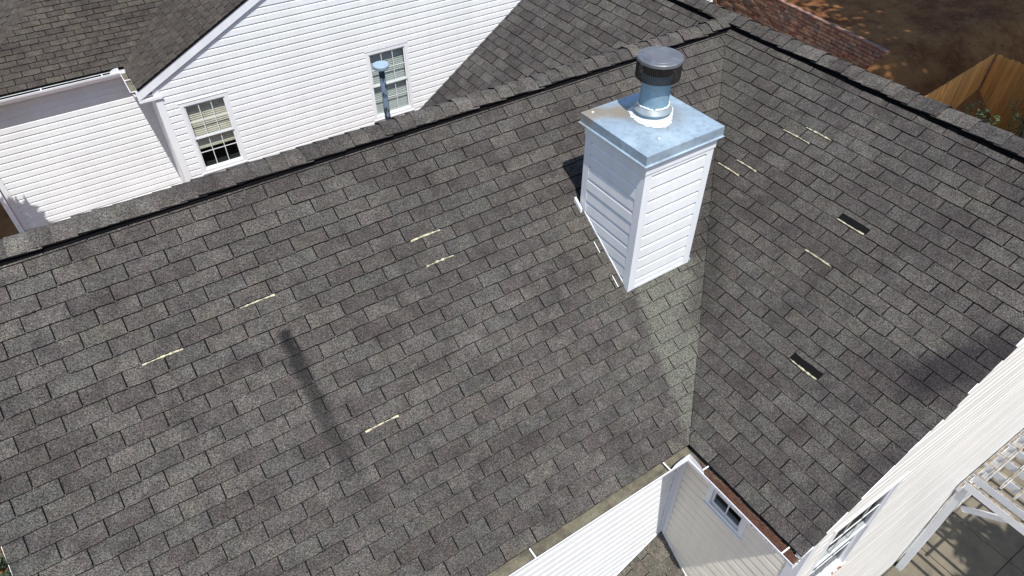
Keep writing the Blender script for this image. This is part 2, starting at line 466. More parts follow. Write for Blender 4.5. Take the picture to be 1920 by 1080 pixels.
def window(parent, o, u, n, wd, ht, cols=3, rows=2, blind=None, blind_to=1.0, fr=.055, reveal=.075, name='window', mat='trim', single=False, mun=.0065):
    """double-hung window; o = lower-left outer corner on the wall plane"""
    o, u, n = V(o), V(u).normalized(), V(n).normalized(); Z = V((0, 0, 1))
    P = lambda a, b, c: o+u*a+Z*b+n*c
    def bar(mb, a0, a1, b0, b1, c0, c1): mb.hexa([P(a, b, c) for a in (a0, a1) for b in (b0, b1) for c in (c0, c1)])
    root = MB()
    # casing with a real opening
    pr_ = .020
    bar(root, 0, fr, 0, ht, -reveal, pr_); bar(root, wd-fr, wd, 0, ht, -reveal, pr_)
    bar(root, fr, wd-fr, ht-fr, ht, -reveal, pr_); bar(root, fr, wd-fr, 0, fr*.8, -reveal, pr_+.001)
    bar(root, -.008, wd+.008, ht, ht+.010, 0, .028)
    f = root.obj(name, mat, parent)
    s = MB(); bar(s, -.006, wd+.006, -.02, 0, 0, .034); s.obj('sill', mat, f)
    x0, x1, y0, y1 = fr, wd-fr, fr*.8, ht-fr; ym = (y0+y1)/2
    for (a, b, c, nm) in (((y0, y1, -.004, 'sash'),) if single else ((ym-.02, y1, .002, 'upper_sash'), (y0, ym+.02, -.024, 'lower_sash'))):
        sb = MB(); e = .026
        bar(sb, x0, x0+e, a, b, c-.02, c); bar(sb, x1-e, x1, a, b, c-.02, c)
        bar(sb, x0+e, x1-e, a, a+e*1.2, c-.02, c+.002); bar(sb, x0+e, x1-e, b-e, b, c-.02, c+.002)
        for i in range(1, cols):
            q = x0+e+(x1-x0-2*e)*i/cols; bar(sb, q-mun, q+mun, a+e*1.2, b-e, c-.015, c-.006)
        for j in range(1, rows):
            q = a+e*1.2+(b-a-2.2*e)*j/rows
            for i in range(cols):
                qa = x0+e+(x1-x0-2*e)*i/cols+(mun if i else 0); qb = x0+e+(x1-x0-2*e)*(i+1)/cols-(mun if i < cols-1 else 0)
                bar(sb, qa, qb, q-mun, q+mun, c-.0152, c-.0062)
        sb.obj(nm, mat, f)
        for i in range(cols):
            for j in range(rows):
                qa, qb = x0+e+(x1-x0-2*e)*i/cols, x0+e+(x1-x0-2*e)*(i+1)/cols
                ra, rb = a+e*1.2+(b-a-2.2*e)*j/rows, a+e*1.2+(b-a-2.2*e)*(j+1)/rows
                g = MB(); tl = random.uniform(-.002, .002)
                g.face([P(qa, ra, c-.011+tl), P(qb, ra, c-.011), P(qb, rb, c-.011-tl), P(qa, rb, c-.011)]); g.obj('pane', 'glass', f)
    # room behind
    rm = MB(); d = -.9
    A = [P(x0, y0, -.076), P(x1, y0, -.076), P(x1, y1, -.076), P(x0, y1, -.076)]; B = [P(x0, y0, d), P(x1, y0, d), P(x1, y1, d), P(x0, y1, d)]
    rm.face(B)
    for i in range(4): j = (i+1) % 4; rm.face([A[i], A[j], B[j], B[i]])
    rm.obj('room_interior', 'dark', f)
    if blind:
        bl = MB(); yb = y1-(y1-y0)*blind_to; y = y1-.03
        while y > yb:
            tl = random.uniform(.012, .019)
            bl.hexa([P(a, y+dy*tl+dd, -.085-(1+dy)*.006) for a in (x0+.01, x1-.01) for dy in (-1, 1) for dd in (0, .002)])
            y -= .042
        bar(bl, x0+.01, x1-.01, yb-.03, yb, -.10, -.082); bl.obj('blind', blind, f)
    return f

m = M_PITCH; NS = math.sqrt(1+m*m)
W, LX, YF, YR = 3.2, -8.225, -4.49, 3.1
WA, WB, WF = -3.0, -2.93, -4.44            # wall planes: under eave A (y), under eave B (x), front gable (y)
HB = .05                                   # ridge B lies a little beyond ridge A's end

# ------------------------------------------------------------------ ground
def zg(x, y):
    def ss(a, b, t): t = max(0, min(1, (t-a)/(b-a))); return t*t*(3-2*t)
    z = -8.5+2.9*ss(-4.2, 2.5, y) if x < 5 else -8.5+2.7*ss(-4.3, -2.5, y)
    return z
xs = [-70, -40, -25]+[-18+i*.8 for i in range(35)]+[10.6+i*.8 for i in range(30)]+[40, 60, 90]
ys = [-60, -35, -20]+[-14+i*.7 for i in range(50)]+[24, 30, 40, 60, 100]
gv = [(x, y, zg(x, y)+(random.uniform(-.03, .03) if x > 10.06 else 0)) for x in xs for y in ys]; ny = len(ys)
gf = [(i*ny+j, (i+1)*ny+j, (i+1)*ny+j+1, i*ny+j+1) for i in range(len(xs)-1) for j in range(ny-1)]
gm = bpy.data.meshes.new('ground'); gm.from_pydata(gv, [], gf); gm.materials.append(MAT['ground'])
gm.polygons.foreach_set('use_smooth', [True]*len(gf))
link('ground', gm, kind='structure')
BW0, BWA = V((10.19, 3.2, 0)), R(6.76); BWM = Matrix.Translation(BW0) @ Matrix.Rotation(-BWA, 4, 'Z')
def zu(s_, t_):
    sm = lambda k: (lambda q: q*q*(3-2*q))(max(0, min(1, k)))
    if s_ >= 0 and t_ < .04: return -6.4
    k = sm((s_+3.2)/3.2)*(1 if s_ >= 0 else sm((t_+2.6)/2.6))
    return -6.1+(-4.16+6.1)*k+max(0, t_)*.045*k
ss_ = [-3.6+.3*i for i in range(12)]+[-.03, 0.]+[.5+.7*i for i in range(27)]+[22, 30, 45]; tt_ = [-3.2+.4*i for i in range(8)]+[.03, .05]+[.45+.45*i for i in range(36)]+[18, 24, 34, 50]
uv = [BWM @ V((t_, s_, zu(s_, t_)+(random.uniform(-.025, .025) if t_ > .06 else 0))) for s_ in ss_ for t_ in tt_]; nt_ = len(tt_)
um = bpy.data.meshes.new('upper_yard'); um.from_pydata([tuple(p) for p in uv], [], [(i*nt_+j, (i+1)*nt_+j, (i+1)*nt_+j+1, i*nt_+j+1) for i in range(len(ss_)-1) for j in range(nt_-1)])
um.materials.append(MAT['ground']); um.polygons.foreach_set('use_smooth', [True]*len(um.polygons)); link('upper_yard', um, kind='structure')
pt = MB()
pt.box((-.6, -12, -8.6), (20, WF-.02, -8.47)); pat = pt.obj('patio', 'patio', kind='structure')
sl_m = {}
for i in range(14):
    for j in range(7):
        x, y = -.55+i*1.06, WF-.04-(j+1)*1.06
        q = MB(); q.box((x+.008, y+.008, -8.469), (x+1.052, y+1.052, -8.445+random.uniform(-.003, .003))); q.obj('paving_slab', 'patio', pat)

# ------------------------------------------------------------------ main house
house = thing('house', 'house with grey-brown three-tab shingle roof, white vinyl siding and white gutters', 'house')
SA = Slope((LX, -W, -m*W), (1, 0, 0), (0, 1, m))        # wing A front slope, u = x-LX
SB = Slope((-W, YR, -m*W), (0, -1, 0), (1, 0, m))       # wing B left slope, u = YR-y
LA = W*NS; LB = (W+HB)*NS
# decks (felt-covered), one per slope
def deck(name, sl, poly):
    mb = MB(); T = [sl.at(a, b, -.002) for a, b in poly]; B = [sl.at(a, b, -.03) for a, b in poly]
    mb.face(T); mb.face(B[::-1])
    for i in range(len(T)): j = (i+1) % len(T); mb.face([T[i], B[i], B[j], T[j]][::-1])
    return mb.obj(name, 'felt', house)
dA = deck('roof_slope', SA, [(0, 0), (-LX-W, 0), (-LX, LA), (0, LA)])
# wing B deck: hexagon cut by both valleys -> two convex halves would overlap the ridge; use the polygon directly
dB = deck('roof_slope', SB, [(YR-(-W), 0), (YR-YF, 0), (YR-YF, LB), (0, LB), (0, (W-YR)*NS), (YR, LA)])
# hidden far slopes
mb = MB()
mb.face([(LX, 0, -.01), (-.02, 0, -.01), (-3.3, 3.28, -m*3.28), (LX, 3.28, -m*3.28)]); mb.obj('roof_slope', 'shingle_edge', house)
mb = MB(); zr = m*HB
mb.face([(HB, YF, zr-.01), (HB, YR, zr-.01), (HB+6.2, YR, zr-6.2*m), (HB+6.2, YF, zr-6.2*m)]); mb.obj('roof_slope', 'shingle_edge', house)

# tab phases measured on the photograph
pA = (-7.034-LX) % TAB
clipsA = [(-1, 0, 0), (1, -1/NS, -LX-W-.004), (0, 1, LA-.02)]
SV = lambda q: round((q+W)*NS/EXP)*EXP
missB = [(YR+2.835, SV(-1.171)+EXP/2), (YR+3.43, SV(-2.22)+EXP/2)]
clipsB = [(1, 0, YR-YF), (-1, 0, 0), (0, 1, LB-.02)]
# course phase on A: butt edges at y = -.346-.1095*k -> eave overhang trimmed by the first course
tA = tabs_for(SA, clipsA, 0, -LX, LA-.02, pA+(0 if 1 else 0), 'shingle', seed=3)
# B: front part right of the valley (y<x) and rear part (x>-y): clip each half, split on ridge A's line y=0
tB = []
halfF = clipsB+[(-1, 0, -YR), (-1, -1/NS, -(YR+W)+(-.0))]
halfR = clipsB+[(1, 0, YR), (1, -1/NS, YR-W)]
pB = (YR+3.45) % TAB
c1 = [(1, 0, YR-YF), (0, 1, LB-.02), (-1, -1/NS, -(YR+W)-.003)]
c2 = [(-1, 0, 0), (0, 1, LB-.02), (1, -1/NS, YR-W-.004)]
tF = tabs_for(SB, c1+[(-1, 0, -YR)], YR-.4, YR-YF+.1, LB-.02, pB, 'shingle', skip=missB, seed=4, ragged=.018)
tR = tabs_for(SB, c2+[(1, 0, YR)], -.1, YR+.1, LB-.02, pB, 'shingle', seed=5)
par = {id(SA): dA, id(SB): dB}
emit_tabs(tA+tF+tR, house, par, 300, 'shingle')
# missing tabs: felt patch and bare adhesive
for (u, v) in REMOVED:
    mb = MB(); mb.face([SB.at(u+.004, v-.001, .0035), SB.at(u+TAB-.004, v-.001, .0035), SB.at(u+TAB-.004, v+EXP+.006, .003), SB.at(u+.004, v+EXP+.006, .003)])
    rm_ = MB(); rm_.ct = TINTS[4]; rd = random.Random(int(v*100)); ed = [(u+TAB*i/6, v+.088+rd.uniform(-.008, .008)) for i in range(7)]
    rm_.face([SB.at(a, b, .009) for a, b in ed]+[SB.at(u+TAB, v+EXP+.02, .002), SB.at(u, v+EXP+.02, .002)])
    for i in range(6): rm_.face([SB.at(*ed[i], .001), SB.at(*ed[i+1], .001), SB.at(*ed[i+1], .009), SB.at(*ed[i], .009)], 1)
    rm_.obj('torn_tab_remnant', ['shingle', 'shingle_edge'], dB)
    mb.obj('torn_felt_patch', 'felt', dB, label='black felt patch where a shingle tab is missing')
def strip(sl, par_, u0, u1, v, curve=.0):
    mb = MB(); n = 9; rd = random.Random(int(u0*100))
    for i in range(n):
        a, b = u0+(u1-u0)*i/n, u0+(u1-u0)*(i+1)/n
        c0 = curve*math.sin(math.pi*i/n); c1_ = curve*math.sin(math.pi*(i+1)/n)
        hh = rd.uniform(.0025, .0095)
        mb.hexa([sl.at(q, v+c+d*hh, .003+e*.016) for q, c in ((a, c0), (b, c1_)) for d in (-1, 1) for e in (0, 1)])
    mb.obj('adhesive_strip', 'strip', par_)
for x0, x1, y in ((-7.037, -6.74, -.985), (-6.244, -5.964, -.883), (-4.724, -4.435, -.888), (-4.70, -4.426, -1.10), (-5.783, -5.49, -2.036)):
    strip(SA, dA, x0-LX, x1-LX, SV(y)-.007, .004)
for x, y0, y1 in ((-.642, -1.591, -1.919), (-.55, -1.768, -2.066), (-1.245, -1.296, -1.587), (-1.14, -1.441, -1.702), (-1.40, -2.684, -2.975)):
    strip(SB, dB, YR-y0, YR-y1, SV(x)-.007, .003)
for (u, v) in REMOVED: strip(SB, dB, u+.004, u+TAB-.01, v+.012, -.002)

# ridge vents and caps
def cap_mesh(i, ln=.215, hw=.158, lift=.034):
    rd = random.Random(100+i); mb = MB(); mb.ct = tuple(v*(.9+.06*i) for v in TINTS[(i*5) % 22])
    prof = []
    for k in range(-5, 6):
        yy = k/5*hw/NS
        zz = lift+m*.05-m*math.sqrt(yy*yy+.05**2)+rd.uniform(-.006, .006)
        prof.append((yy, zz))
    for j in range(len(prof)-1):
        (y0, z0), (y1, z1) = prof[j], prof[j+1]
        mb.face([(0, y0, z0+.014), (ln, y0, z0), (ln, y1, z1), (0, y1, z1+.014)][::-1], 0)
        mb.face([(0, y0, z0-.002), (0, y0, z0+.014), (0, y1, z1+.014), (0, y1, z1-.002)][::-1], 1)
    for j in (0, len(prof)-1):
        y0, z0 = prof[j]; mb.face([(0, y0, z0-.003), (ln, y0, z0-.006), (ln, y0, z0), (0, y0, z0+.014)], 1)
    me = mb.mesh('ridge_cap', ['shingle', 'shingle_edge'])
    return me
CAPS = [cap_mesh(i) for i in range(8)]
def ridge(o, d, L, nm='ridge_vent'):
    o, d = V(o), V(d).normalized(); Z = V((0, 0, 1)); s = Z.cross(d)
    mb = MB(); hw = .150/NS
    n = 40
    def ring(t):
        wz = .0015*math.sin(t*5)+.001*math.sin(t*13); p = o+d*t
        return [p+s*y+Z*(-m*abs(y)+z) for y, z in ((-hw, .002), (-hw, .027+wz*1.5), (0, .024), (hw, .027+wz*1.5), (hw, .002))]
    for i in range(n):
        A, B = ring(L*i/n), ring(L*(i+1)/n)
        for j in range(4): mb.face([A[j], B[j], B[j+1], A[j+1]])
    A, B = ring(0), ring(L); mb.face(A); mb.face(B[::-1])
    rv = mb.obj(nm, 'vent_black', house)
    t = .0; i = 0; EXC = .152
    while t < L-.1:
        a = math.atan2(d.y, d.x)+random.uniform(-.03, .03)
        M4 = Matrix.Translation(o+d*t+s*random.uniform(-.004, .004)+Z*random.uniform(0, .010)) @ Matrix.Rotation(a, 4, 'Z')
        link('ridge_cap', CAPS[random.randrange(8)], rv, M4); t += EXC+random.uniform(-.006, .006); i += 1
ridge((LX-.06, 0, .003), (1, 0, 0), -LX+.0)
ridge((HB, YF-.05, m*HB+.004), (0, 1, 0), YR-YF+.1)

mb = MB(); rd = random.Random(6); c = V((-6.30, -.075, -.075*m+.062))
P = [c+V((math.cos(a)*.055*rd.uniform(.6, 1.2), math.sin(a)*.06*rd.uniform(.6, 1.2), math.sin(a)*.06*m)) for a in [i*math.pi/6 for i in range(12)]]
mb.face(P); mb.face([p-V((0, 0, .01)) for p in P][::-1])
for i in range(12): mb.face([P[i], P[i]-V((0, 0, .01)), P[(i+1) % 12]-V((0, 0, .01)), P[(i+1) % 12]])
mb.obj('tar_patch', 'felt', house)

# walls: sheathing + boards
def wall(o, u, n, poly, v_lo, v_hi, holes=(), mat='vinyl', phase=0., parent=None):
    parent = parent or house
    o, u, n = V(o), V(u).normalized(), V(n).normalized(); Z = V((0, 0, 1))
    mb = MB()
    pieces = [poly]
    for (a, b, c, d) in holes:
        nx = []
        for p in pieces:
            mm = clip(clip(p, 1, 0, b), -1, 0, -a)
            nx += [clip(p, 1, 0, a), clip(p, -1, 0, -b)]
            if len(mm) > 2: nx += [clip(mm, 0, 1, c), clip(mm, 0, -1, -d)]
        pieces = [p for p in nx if len(p) > 2 and area(p) > 1e-6]
    for p in pieces: mb.face([o+u*q[0]+Z*q[1]-n*.004 for q in p])
    wobj = mb.obj('wall', 'sheath', parent)
    siding(wobj, o, u, n, poly, v_lo, v_hi, holes=holes, mat=mat, phase=phase)
    return wobj
E_Z = -m*W-.05
wall((LX+.1, WA, 0), (1, 0, 0), (0, -1, 0), [(0, -8.5), (WB-LX-.1, -8.5), (WB-LX-.1, E_Z+.05), (0, E_Z+.05)], -5.6, E_Z+.05, mat='vinyl')
hole_s = (-WF-3.87, -WF-3.37, -3.10, -2.05)
# shaded side wall under eave B: u runs along +y from the front corner
hs = (.555, 1.045, -3.11, -2.32)
wall((WB, WF, 0), (0, 1, 0), (-1, 0, 0), [(0, -8.5), (WA-WF, -8.5), (WA-WF, E_Z+.12), (0, E_Z+.12)], -6.2, E_Z+.12, holes=[hs], mat='vinyl_cream_bounce')
wS = window(house, (WB, WF+hs[0], hs[2]), (0, 1, 0), (-1, 0, 0), hs[1]-hs[0], hs[3]-hs[2], cols=2, rows=4, blind='blind_grey', blind_to=.45, fr=.055, single=True)
# front gable wall: u = x - WB
AX = -WB+HB
RX = 6.0; zR = m*HB-m*(RX-HB)-.06
gp = [(0, -8.5), (RX-WB, -8.5), (RX-WB, zR), (AX, m*HB-.06), (0, m*WB-.06)]
hf = (.33, 1.40, -4.25, -2.43)
wall((WB, WF, 0), (1, 0, 0), (0, -1, 0), gp, -8.5, 0, holes=[hf], mat='vinyl_warm', phase=.03)
wF = window(house, (WB+hf[0], WF, hf[2]), (1, 0, 0), (0, -1, 0), hf[1]-hf[0], hf[3]-hf[2], cols=3, rows=2, fr=.085, reveal=.045, mun=.004)
# remaining hidden walls, plain
mb = MB()
mb.face([(LX+.1, WA, -8.5), (LX+.1, 3.0, -8.5), (LX+.1, 3.0, -m*3.05), (LX+.1, 0, -.05), (LX+.1, WA, -m*3.05)])
mb.face([(LX+.1, 3.0, -8.5), (WB, 3.0, -8.5), (WB, 3.0, -m*3.05), (LX+.1, 3.0, -m*3.05)])
mb.face([(WB, 3.0, -8.5), (RX, 3.0, -8.5), (RX, 3.0, zR), (HB, 3.0, -.06), (WB, 3.0, m*WB-.06)])
mb.face([(RX, WF, -8.5), (RX, 3, -8.5), (RX, 3, zR), (RX, WF, zR)])
mb.obj('wall', 'vinyl', house)
# corner posts, inner corner, soffits, fascia
def part(name, boxes, mat='trim', parent=None):
    mb = MB()
    for a, b in boxes: mb.box(a, b)
    return mb.obj(name, mat, parent or house)
part('corner_trim', [((WB-.022, WF-.022, -8.5), (WB-.016, WF+.09, E_Z+.1)), ((WB-.022, WF-.028, -8.5), (WB+.09, WF-.0225, E_Z+.1))])
part('inner_corner_trim', [((WB-.075, WA-.024, -8.4), (WB-.02, WA-.018, E_Z+.1)), ((WB-.024, WA-.080, -8.4), (WB-.018, WA-.0245, E_Z+.1))])
part('soffit', [((LX, -W+.022, E_Z-.10), (WB, WA, E_Z-.09)), ((-W+.022, YF+.02, E_Z-.102), (WB, WA-.001, E_Z-.092))])
part('fascia', [((LX, -W+.004, E_Z-.11), (-W+.005, -W+.02, -m*W-.075)), ((-W+.004, YF, E_Z-.11), (-W+.02, -W+.003, -m*W-.0755))])
# front rake board and drip edge
mb = MB()
P = lambda x, y, dz: V((x, y, m*x+dz))
mb.hexa([P(x, y, dz) for x in (-W, HB) for y in (YF+.01, YF+.03) for dz in (-.15, -.034)])
mb.obj('rake_board', 'trim', house)
mb = MB(); mb.hexa([P(x, y, dz) for x in (-W, HB) for y in (YF-.006, YF+.05) for dz in (-.010, -.003)]); mb.obj('drip_edge', 'gutter', house)
mb = MB(); mb.hexa([V((x, y, m*y+dz)) for x in (LX-.004, LX+.03) for y in (-W, 0) for dz in (-.034, -.004)]); mb.obj('drip_edge', 'gutter', house)
mb = MB(); mb.hexa([P(x, y, dz) for x in (-W, HB) for y in (YF+.031, WF-.001) for dz in (-.05, -.045)]); mb.obj('soffit', 'trim', house)

# gutters: K profile swept and mitred at the inner corner
GZ = -m*W-.022
prof = [(-.003, -.06), (-.003, -.10), (.055, -.10), (.072, -.07), (.088, -.04), (.093, -.006), (.093, .0), (.098, .0), (.098, -.010), (.095, -.04), (.080, -.074), (.060, -.106), (-.003, -.106)]
def gutter(axis, far, name):
    mb = MB()
    def pt_(o, z, end):
        if axis == 'x': return (-W-o if end else far, -W-o, GZ+z)
        return (-W-o, -W-o if end else far, GZ+z)
    for (a, b) in zip(prof, prof[1:]): mb.face([pt_(*a, 0), pt_(*b, 0), pt_(*b, 1), pt_(*a, 1)])
    mb.face([pt_(*q, 0) for q in prof[1:7]])
    return mb.obj(name, 'gutter', house)
gA = gutter('x', LX, 'gutter'); gB = gutter('y', YF+.0, 'gutter')
def silt(axis, far, mat):
    mb = MB(); n = 70; rows = (-.04, .03, .06, .09)
    rd = random.Random(5); H = [[-.040+rd.uniform(-.008, .008) for _ in rows] for _ in range(n+1)]
    for i in range(n):
        for j in range(len(rows)-1):
            Q = []
            for (a, b) in ((i, j), (i, j+1), (i+1, j+1), (i+1, j)):
                o = rows[b]; e = -W-o; t = far+(e-far)*a/n
                Q.append((t, -W-o, GZ+H[a][b]) if axis == 'x' else (-W-o, t, GZ+H[a][b]))
            mb.face(Q)
    return mb
silt('x', LX, 'silt').obj('gutter_silt', 'silt', gA, True)
silt('y', YF+.004, 'silt').obj('gutter_silt', 'silt', gB, True)
for x in (-3.52, -5.0, -6.3, -7.6): part('gutter_strap', [((x, -W-.094, GZ-.004), (x+.012, -W+.002, GZ+.001))], 'gutter', gA)
for y in (-3.46, -4.38): part('gutter_strap', [((-W-.094, y, GZ-.004), (-W+.002, y+.012, GZ+.001))], 'gutter', gB)
# splash guard in the inner corner
mb = MB(); n = 10
for s in (0, 1):
    for i in range(n):
        a, b = i/n, (i+1)/n; h = lambda t: .075*math.sqrt(max(0, 1-t**3)); L = .20
        def q(t, z): return (-W-.094, -W-.094-t*L, GZ+z) if s else (-W-.094-t*L, -W-.094, GZ+z)
        mb.face([q(a, -.01), q(b, -.01), q(b, h(b)), q(a, h(a))])
mb.obj('splash_guard', 'gutter', gA)
# pine needles in gutter B (and a few on A)
mb = MB(); rd = random.Random(11)
for i in range(1500):
    y = YF+.03+abs(rd.gauss(0, .55))
    if y > -W-.15: continue
    x = -W-rd.uniform(.01, .085); z = GZ-.034+rd.uniform(0, .028); a = rd.gauss(math.pi/2, .5); L = rd.uniform(.03, .09)
    d = V((math.cos(a), math.sin(a), rd.uniform(-.15, .15)))*L/2; s = V((-math.sin(a), math.cos(a), 0))*.0016
    c = V((max(-W-.085, min(-W-.012, x)), y, z)); 
    if abs(d.x) > .04: d.x *= .3
    mb.face([c-d-s, c+d-s, c+d+s, c-d+s])
mb.obj('pine_straw', 'needle', kind='stuff', label='rust-brown pine needles clogging the gutter under the right roof slope', category='pine straw')

# low hip roof in the corner of the L
HX, HY, HZ = WB, WA, -4.32
hip = MB()
A0, L1 = V((HX, HY, HZ)), 3.0
hip.face([A0, A0+V((-L1, 0, -L1*m)), A0+V((-L1, -L1, -L1*m))]); hip.face([A0, A0+V((-L1, -L1, -L1*m)), A0+V((0, -L1, -L1*m))])
lowroof = hip.obj('lower_roof', 'felt', house)
SL1 = Slope(A0+V((-L1, 0, -L1*m)), (0, -1, 0), (1, 0, m)); SL2 = Slope(A0+V((0, -L1, -L1*m))+V((-L1, 0, 0)), (1, 0, 0), (0, 1, m))
tl = tabs_for(SL1, [(-1, 0, 0), (1, 1/NS, L1)], 0, L1, L1*NS, .1, 'shingle', seed=21)
tl += tabs_for(SL2, [(1, 0, L1), (-1, 1/NS, 0)], 0, L1, L1*NS, .2, 'shingle', seed=22)
vis = []
for t in tl:
    q = to_px(t[1].at(t[2], t[3]))
    if q and 560 < q[0] < 760 and q[1] < 640 and t[3] > L1*NS-1.5: vis.append(t)
low = MB()
for t in vis:
    if t[0]: link('shingle', tab_variant('shingle_low', t[4]), lowroof, t[1].mat(t[2], t[3]))
    else: add_joined(low, t)
low.obj('shingle_field', ['shingle_low', 'shingle_edge'], lowroof, kind='stuff')
hd = V((-1, -1, -m)).normalized()
hs_ = V((1, -1, 0)).normalized(); hn = hs_.cross(hd); hn = hn if hn.z > 0 else -hn
for i in range(6):
    mb = MB(); mb.ct = TINTS[i*3]; c = A0+hd*(.06+i*.15)
    for s in (-1, 1):
        e = (V((-1, 0, -m)) if s < 0 else V((0, -1, -m))); side = (V((0, 1, 0)) if s < 0 else V((1, 0, 0)))
        a0, a1 = c, c+hd*.17; off = V((0, 0, .014))
        q = [a0+off*.6, a1+off*1.3, a1+side*.12+V((0, 0, .012)), a0+side*.12+V((0, 0, .007))]
        mb.face(q if s > 0 else q[::-1], 0)
    mb.obj('hip_cap', ['shingle_low'], lowroof)
part('wall_flashing', [((WB-.03, HY-.03, HZ+.005), (WB-.019, HY-.019, HZ+.03))], 'trim')
mb = MB(); mb.hexa([V((WB-d, HY-t, HZ-t*m+z)) for d in (.0165, .026) for t in (.02, 2.0) for z in (.005, .04)]); mb.obj('step_flashing', 'trim', house)
mb = MB(); mb.hexa([V((WB-t, WA-d, HZ-t*m+z)) for d in (.0165, .026) for t in (.02, 2.0) for z in (.005, .03)]); mb.obj('step_flashing', 'trim', house)

# leaves on the front window sill
mb = MB(); rd = random.Random(4)
for i in range(70):
    c = V((WB+hf[0]+.15+rd.random()*(hf[1]-hf[0]-.2), WF-.01-rd.random()*.035, hf[2]+.012+rd.random()*.006)); a = rd.random()*6; s = rd.uniform(.008, .022)
    u_, v_ = V((math.cos(a), math.sin(a)*.5, .2))*s, V((-math.sin(a), math.cos(a)*.5, .3))*s*.5
    mb.face([c-u_-v_, c+u_-v_, c+u_+v_, c-u_+v_])
mb.obj('leaf_litter', 'leaf_litter', kind='stuff', label='dry brown leaves on the sill of the front gable window', category='leaves')

# ------------------------------------------------------------------ chimney
ch = thing('chimney', 'square white-sided chimney with blue-grey metal cap beside the roof valley', 'chimney')
X0, X1, Y0, Y1 = -2.995, -2.212, -1.937, -1.148; ZT = .125
core = MB(); core.hexa([V((x, y, z if z > 0 else m*y-.05)) for x in (X0+.01, X1-.01) for y in (Y0+.01, Y1-.01) for z in (-1, ZT)]); core.obj('chase', 'sheath', ch)
TW = .075
siding(ch, (X0+.01, Y0+.01, 0), (1, 0, 0), (0, -1, 0), [(TW-.02, m*Y0+.03), (X1-X0-TW, m*Y0+.03), (X1-X0-TW, .03), (TW-.02, .03)], m*Y0, .03, phase=-1.311+.1305*0, mat='vinyl')
yw = Y1-Y0
siding(ch, (X0+.01, Y0+.01, 0), (0, 1, 0), (-1, 0, 0), [(TW-.02, m*Y0+.04), (yw-TW, m*(Y1-TW)+.03), (yw-TW, .03), (TW-.02, .03)], m*Y0, .03, phase=-1.311, mat='vinyl')
siding(ch, (X1-.01, Y0+.01, 0), (0, 1, 0), (1, 0, 0), [(TW-.02, m*Y0+.04), (yw-TW, m*(Y1-TW)+.03), (yw-TW, .03), (TW-.02, .03)], m*Y0, .03, phase=-1.311, mat='vinyl')
siding(ch, (X0+.01, Y1-.01, 0), (1, 0, 0), (0, 1, 0), [(TW-.02, m*Y1+.03), (X1-X0-TW, m*Y1+.03), (X1-X0-TW, .03), (TW-.02, .03)], m*Y1, .03, phase=-1.311, mat='vinyl')
for sx, x in ((1, X0), (-1, X1)):
    for sy, y in ((1, Y0), (-1, Y1)):
        mb = MB(); t = .008
        xa, xb = sorted((x-sx*t, x+sx*TW)); ya, yb = sorted((y-sy*t, y))
        mb.hexa([V((p, q, z if z > -5 else m*q+.004)) for p in (xa, xb) for q in (ya, yb) for z in (-9, ZT)])
        xa, xb = sorted((x-sx*t, x)); ya, yb = sorted((y+sy*.0005, y+sy*TW))
        mb.hexa([V((p, q, z if z > -5 else m*q+.004)) for p in (xa, xb) for q in (ya, yb) for z in (-9, ZT)])
        mb.obj('corner_trim', 'trim', ch)
mb = MB(); t = .016
mb.box((X0-t, Y0-t, .03), (X1+t, Y0-.009, ZT)); mb.box((X0-t, Y1+.009, .03), (X1+t, Y1+t, ZT))
mb.box((X0-t, Y0-.0085, .03), (X0-.009, Y1+.0085, ZT)); mb.box((X1+.009, Y0-.0085, .03), (X1+t, Y1+.0085, ZT)); mb.obj('frieze_board', 'trim', ch)
# bottom J channel and flashing
mb = MB(); mb.box((X0+TW, Y0-.014, m*Y0+.012), (X1-TW, Y0-.001, m*Y0+.036))
mb.hexa([V((x, y, m*y+z)) for x in (X0-.012, X0-.001) for y in (Y0+TW, Y1-TW) for z in (.012, .034)])
mb.obj('base_channel', 'trim', ch)
mb = MB(); mb.hexa([V((x, y, m*y+z)) for x in (X0-.05, X0-.03) for y in (Y1-.06, Y1+.05) for z in (.015, .06)]); mb.obj('flashing_tab', 'gutter', ch)
mb = MB(); mb.hexa([V((x, y, m*y+z)) for x in (X1+.01, X1+.035) for y in (Y0-.01, Y0+.05) for z in (.012, .04)]); mb.obj('flashing_tab', 'galv', ch)
for yy in (-1.52, -1.83):
    mb = MB(); mb.hexa([V((x, y, m*y+z)) for x in (X0-.075, X0-.069) for y in (yy-.05, yy+.05) for z in (.0155, .0185)]); mb.obj('step_flashing', 'gutter', ch)
# metal cap, cross-broken
CX0, CX1, CY0, CY1, CZ = -3.045, -2.16, -1.972, -1.098, .232
mb = MB(); cxm, cym = (CX0+CX1)/2, (CY0+CY1)/2
c4 = [V((CX0, CY0, CZ)), V((CX1, CY0, CZ)), V((CX1, CY1, CZ)), V((CX0, CY1, CZ))]; top = V((cxm, cym, CZ+.022))
for i in range(4):
    j = (i+1) % 4; mb.face([c4[i], c4[j], top])
    d = V((0, 0, -.085)); mb.face([c4[i], c4[i]+d, c4[j]+d, c4[j]])
    o = (c4[i]-V((cxm, cym, CZ))); o2 = (c4[j]-V((cxm, cym, CZ))); o = V((o.x, o.y, 0)).normalized()*.018; o2 = V((o2.x, o2.y, 0)).normalized()*.018
    mb.face([c4[i]+d, c4[i]+d*1.12+o, c4[j]+d*1.12+o2, c4[j]+d]); mb.face([c4[i]+d*1.12+o, c4[i]+d*1.16+o, c4[j]+d*1.16+o2, c4[j]+d*1.16*1.0+o2])
    mb.face([c4[i]+d*1.16+o, c4[i]+d*1.16-o*4, c4[j]+d*1.16-o2*4, c4[j]+d*1.16+o2])
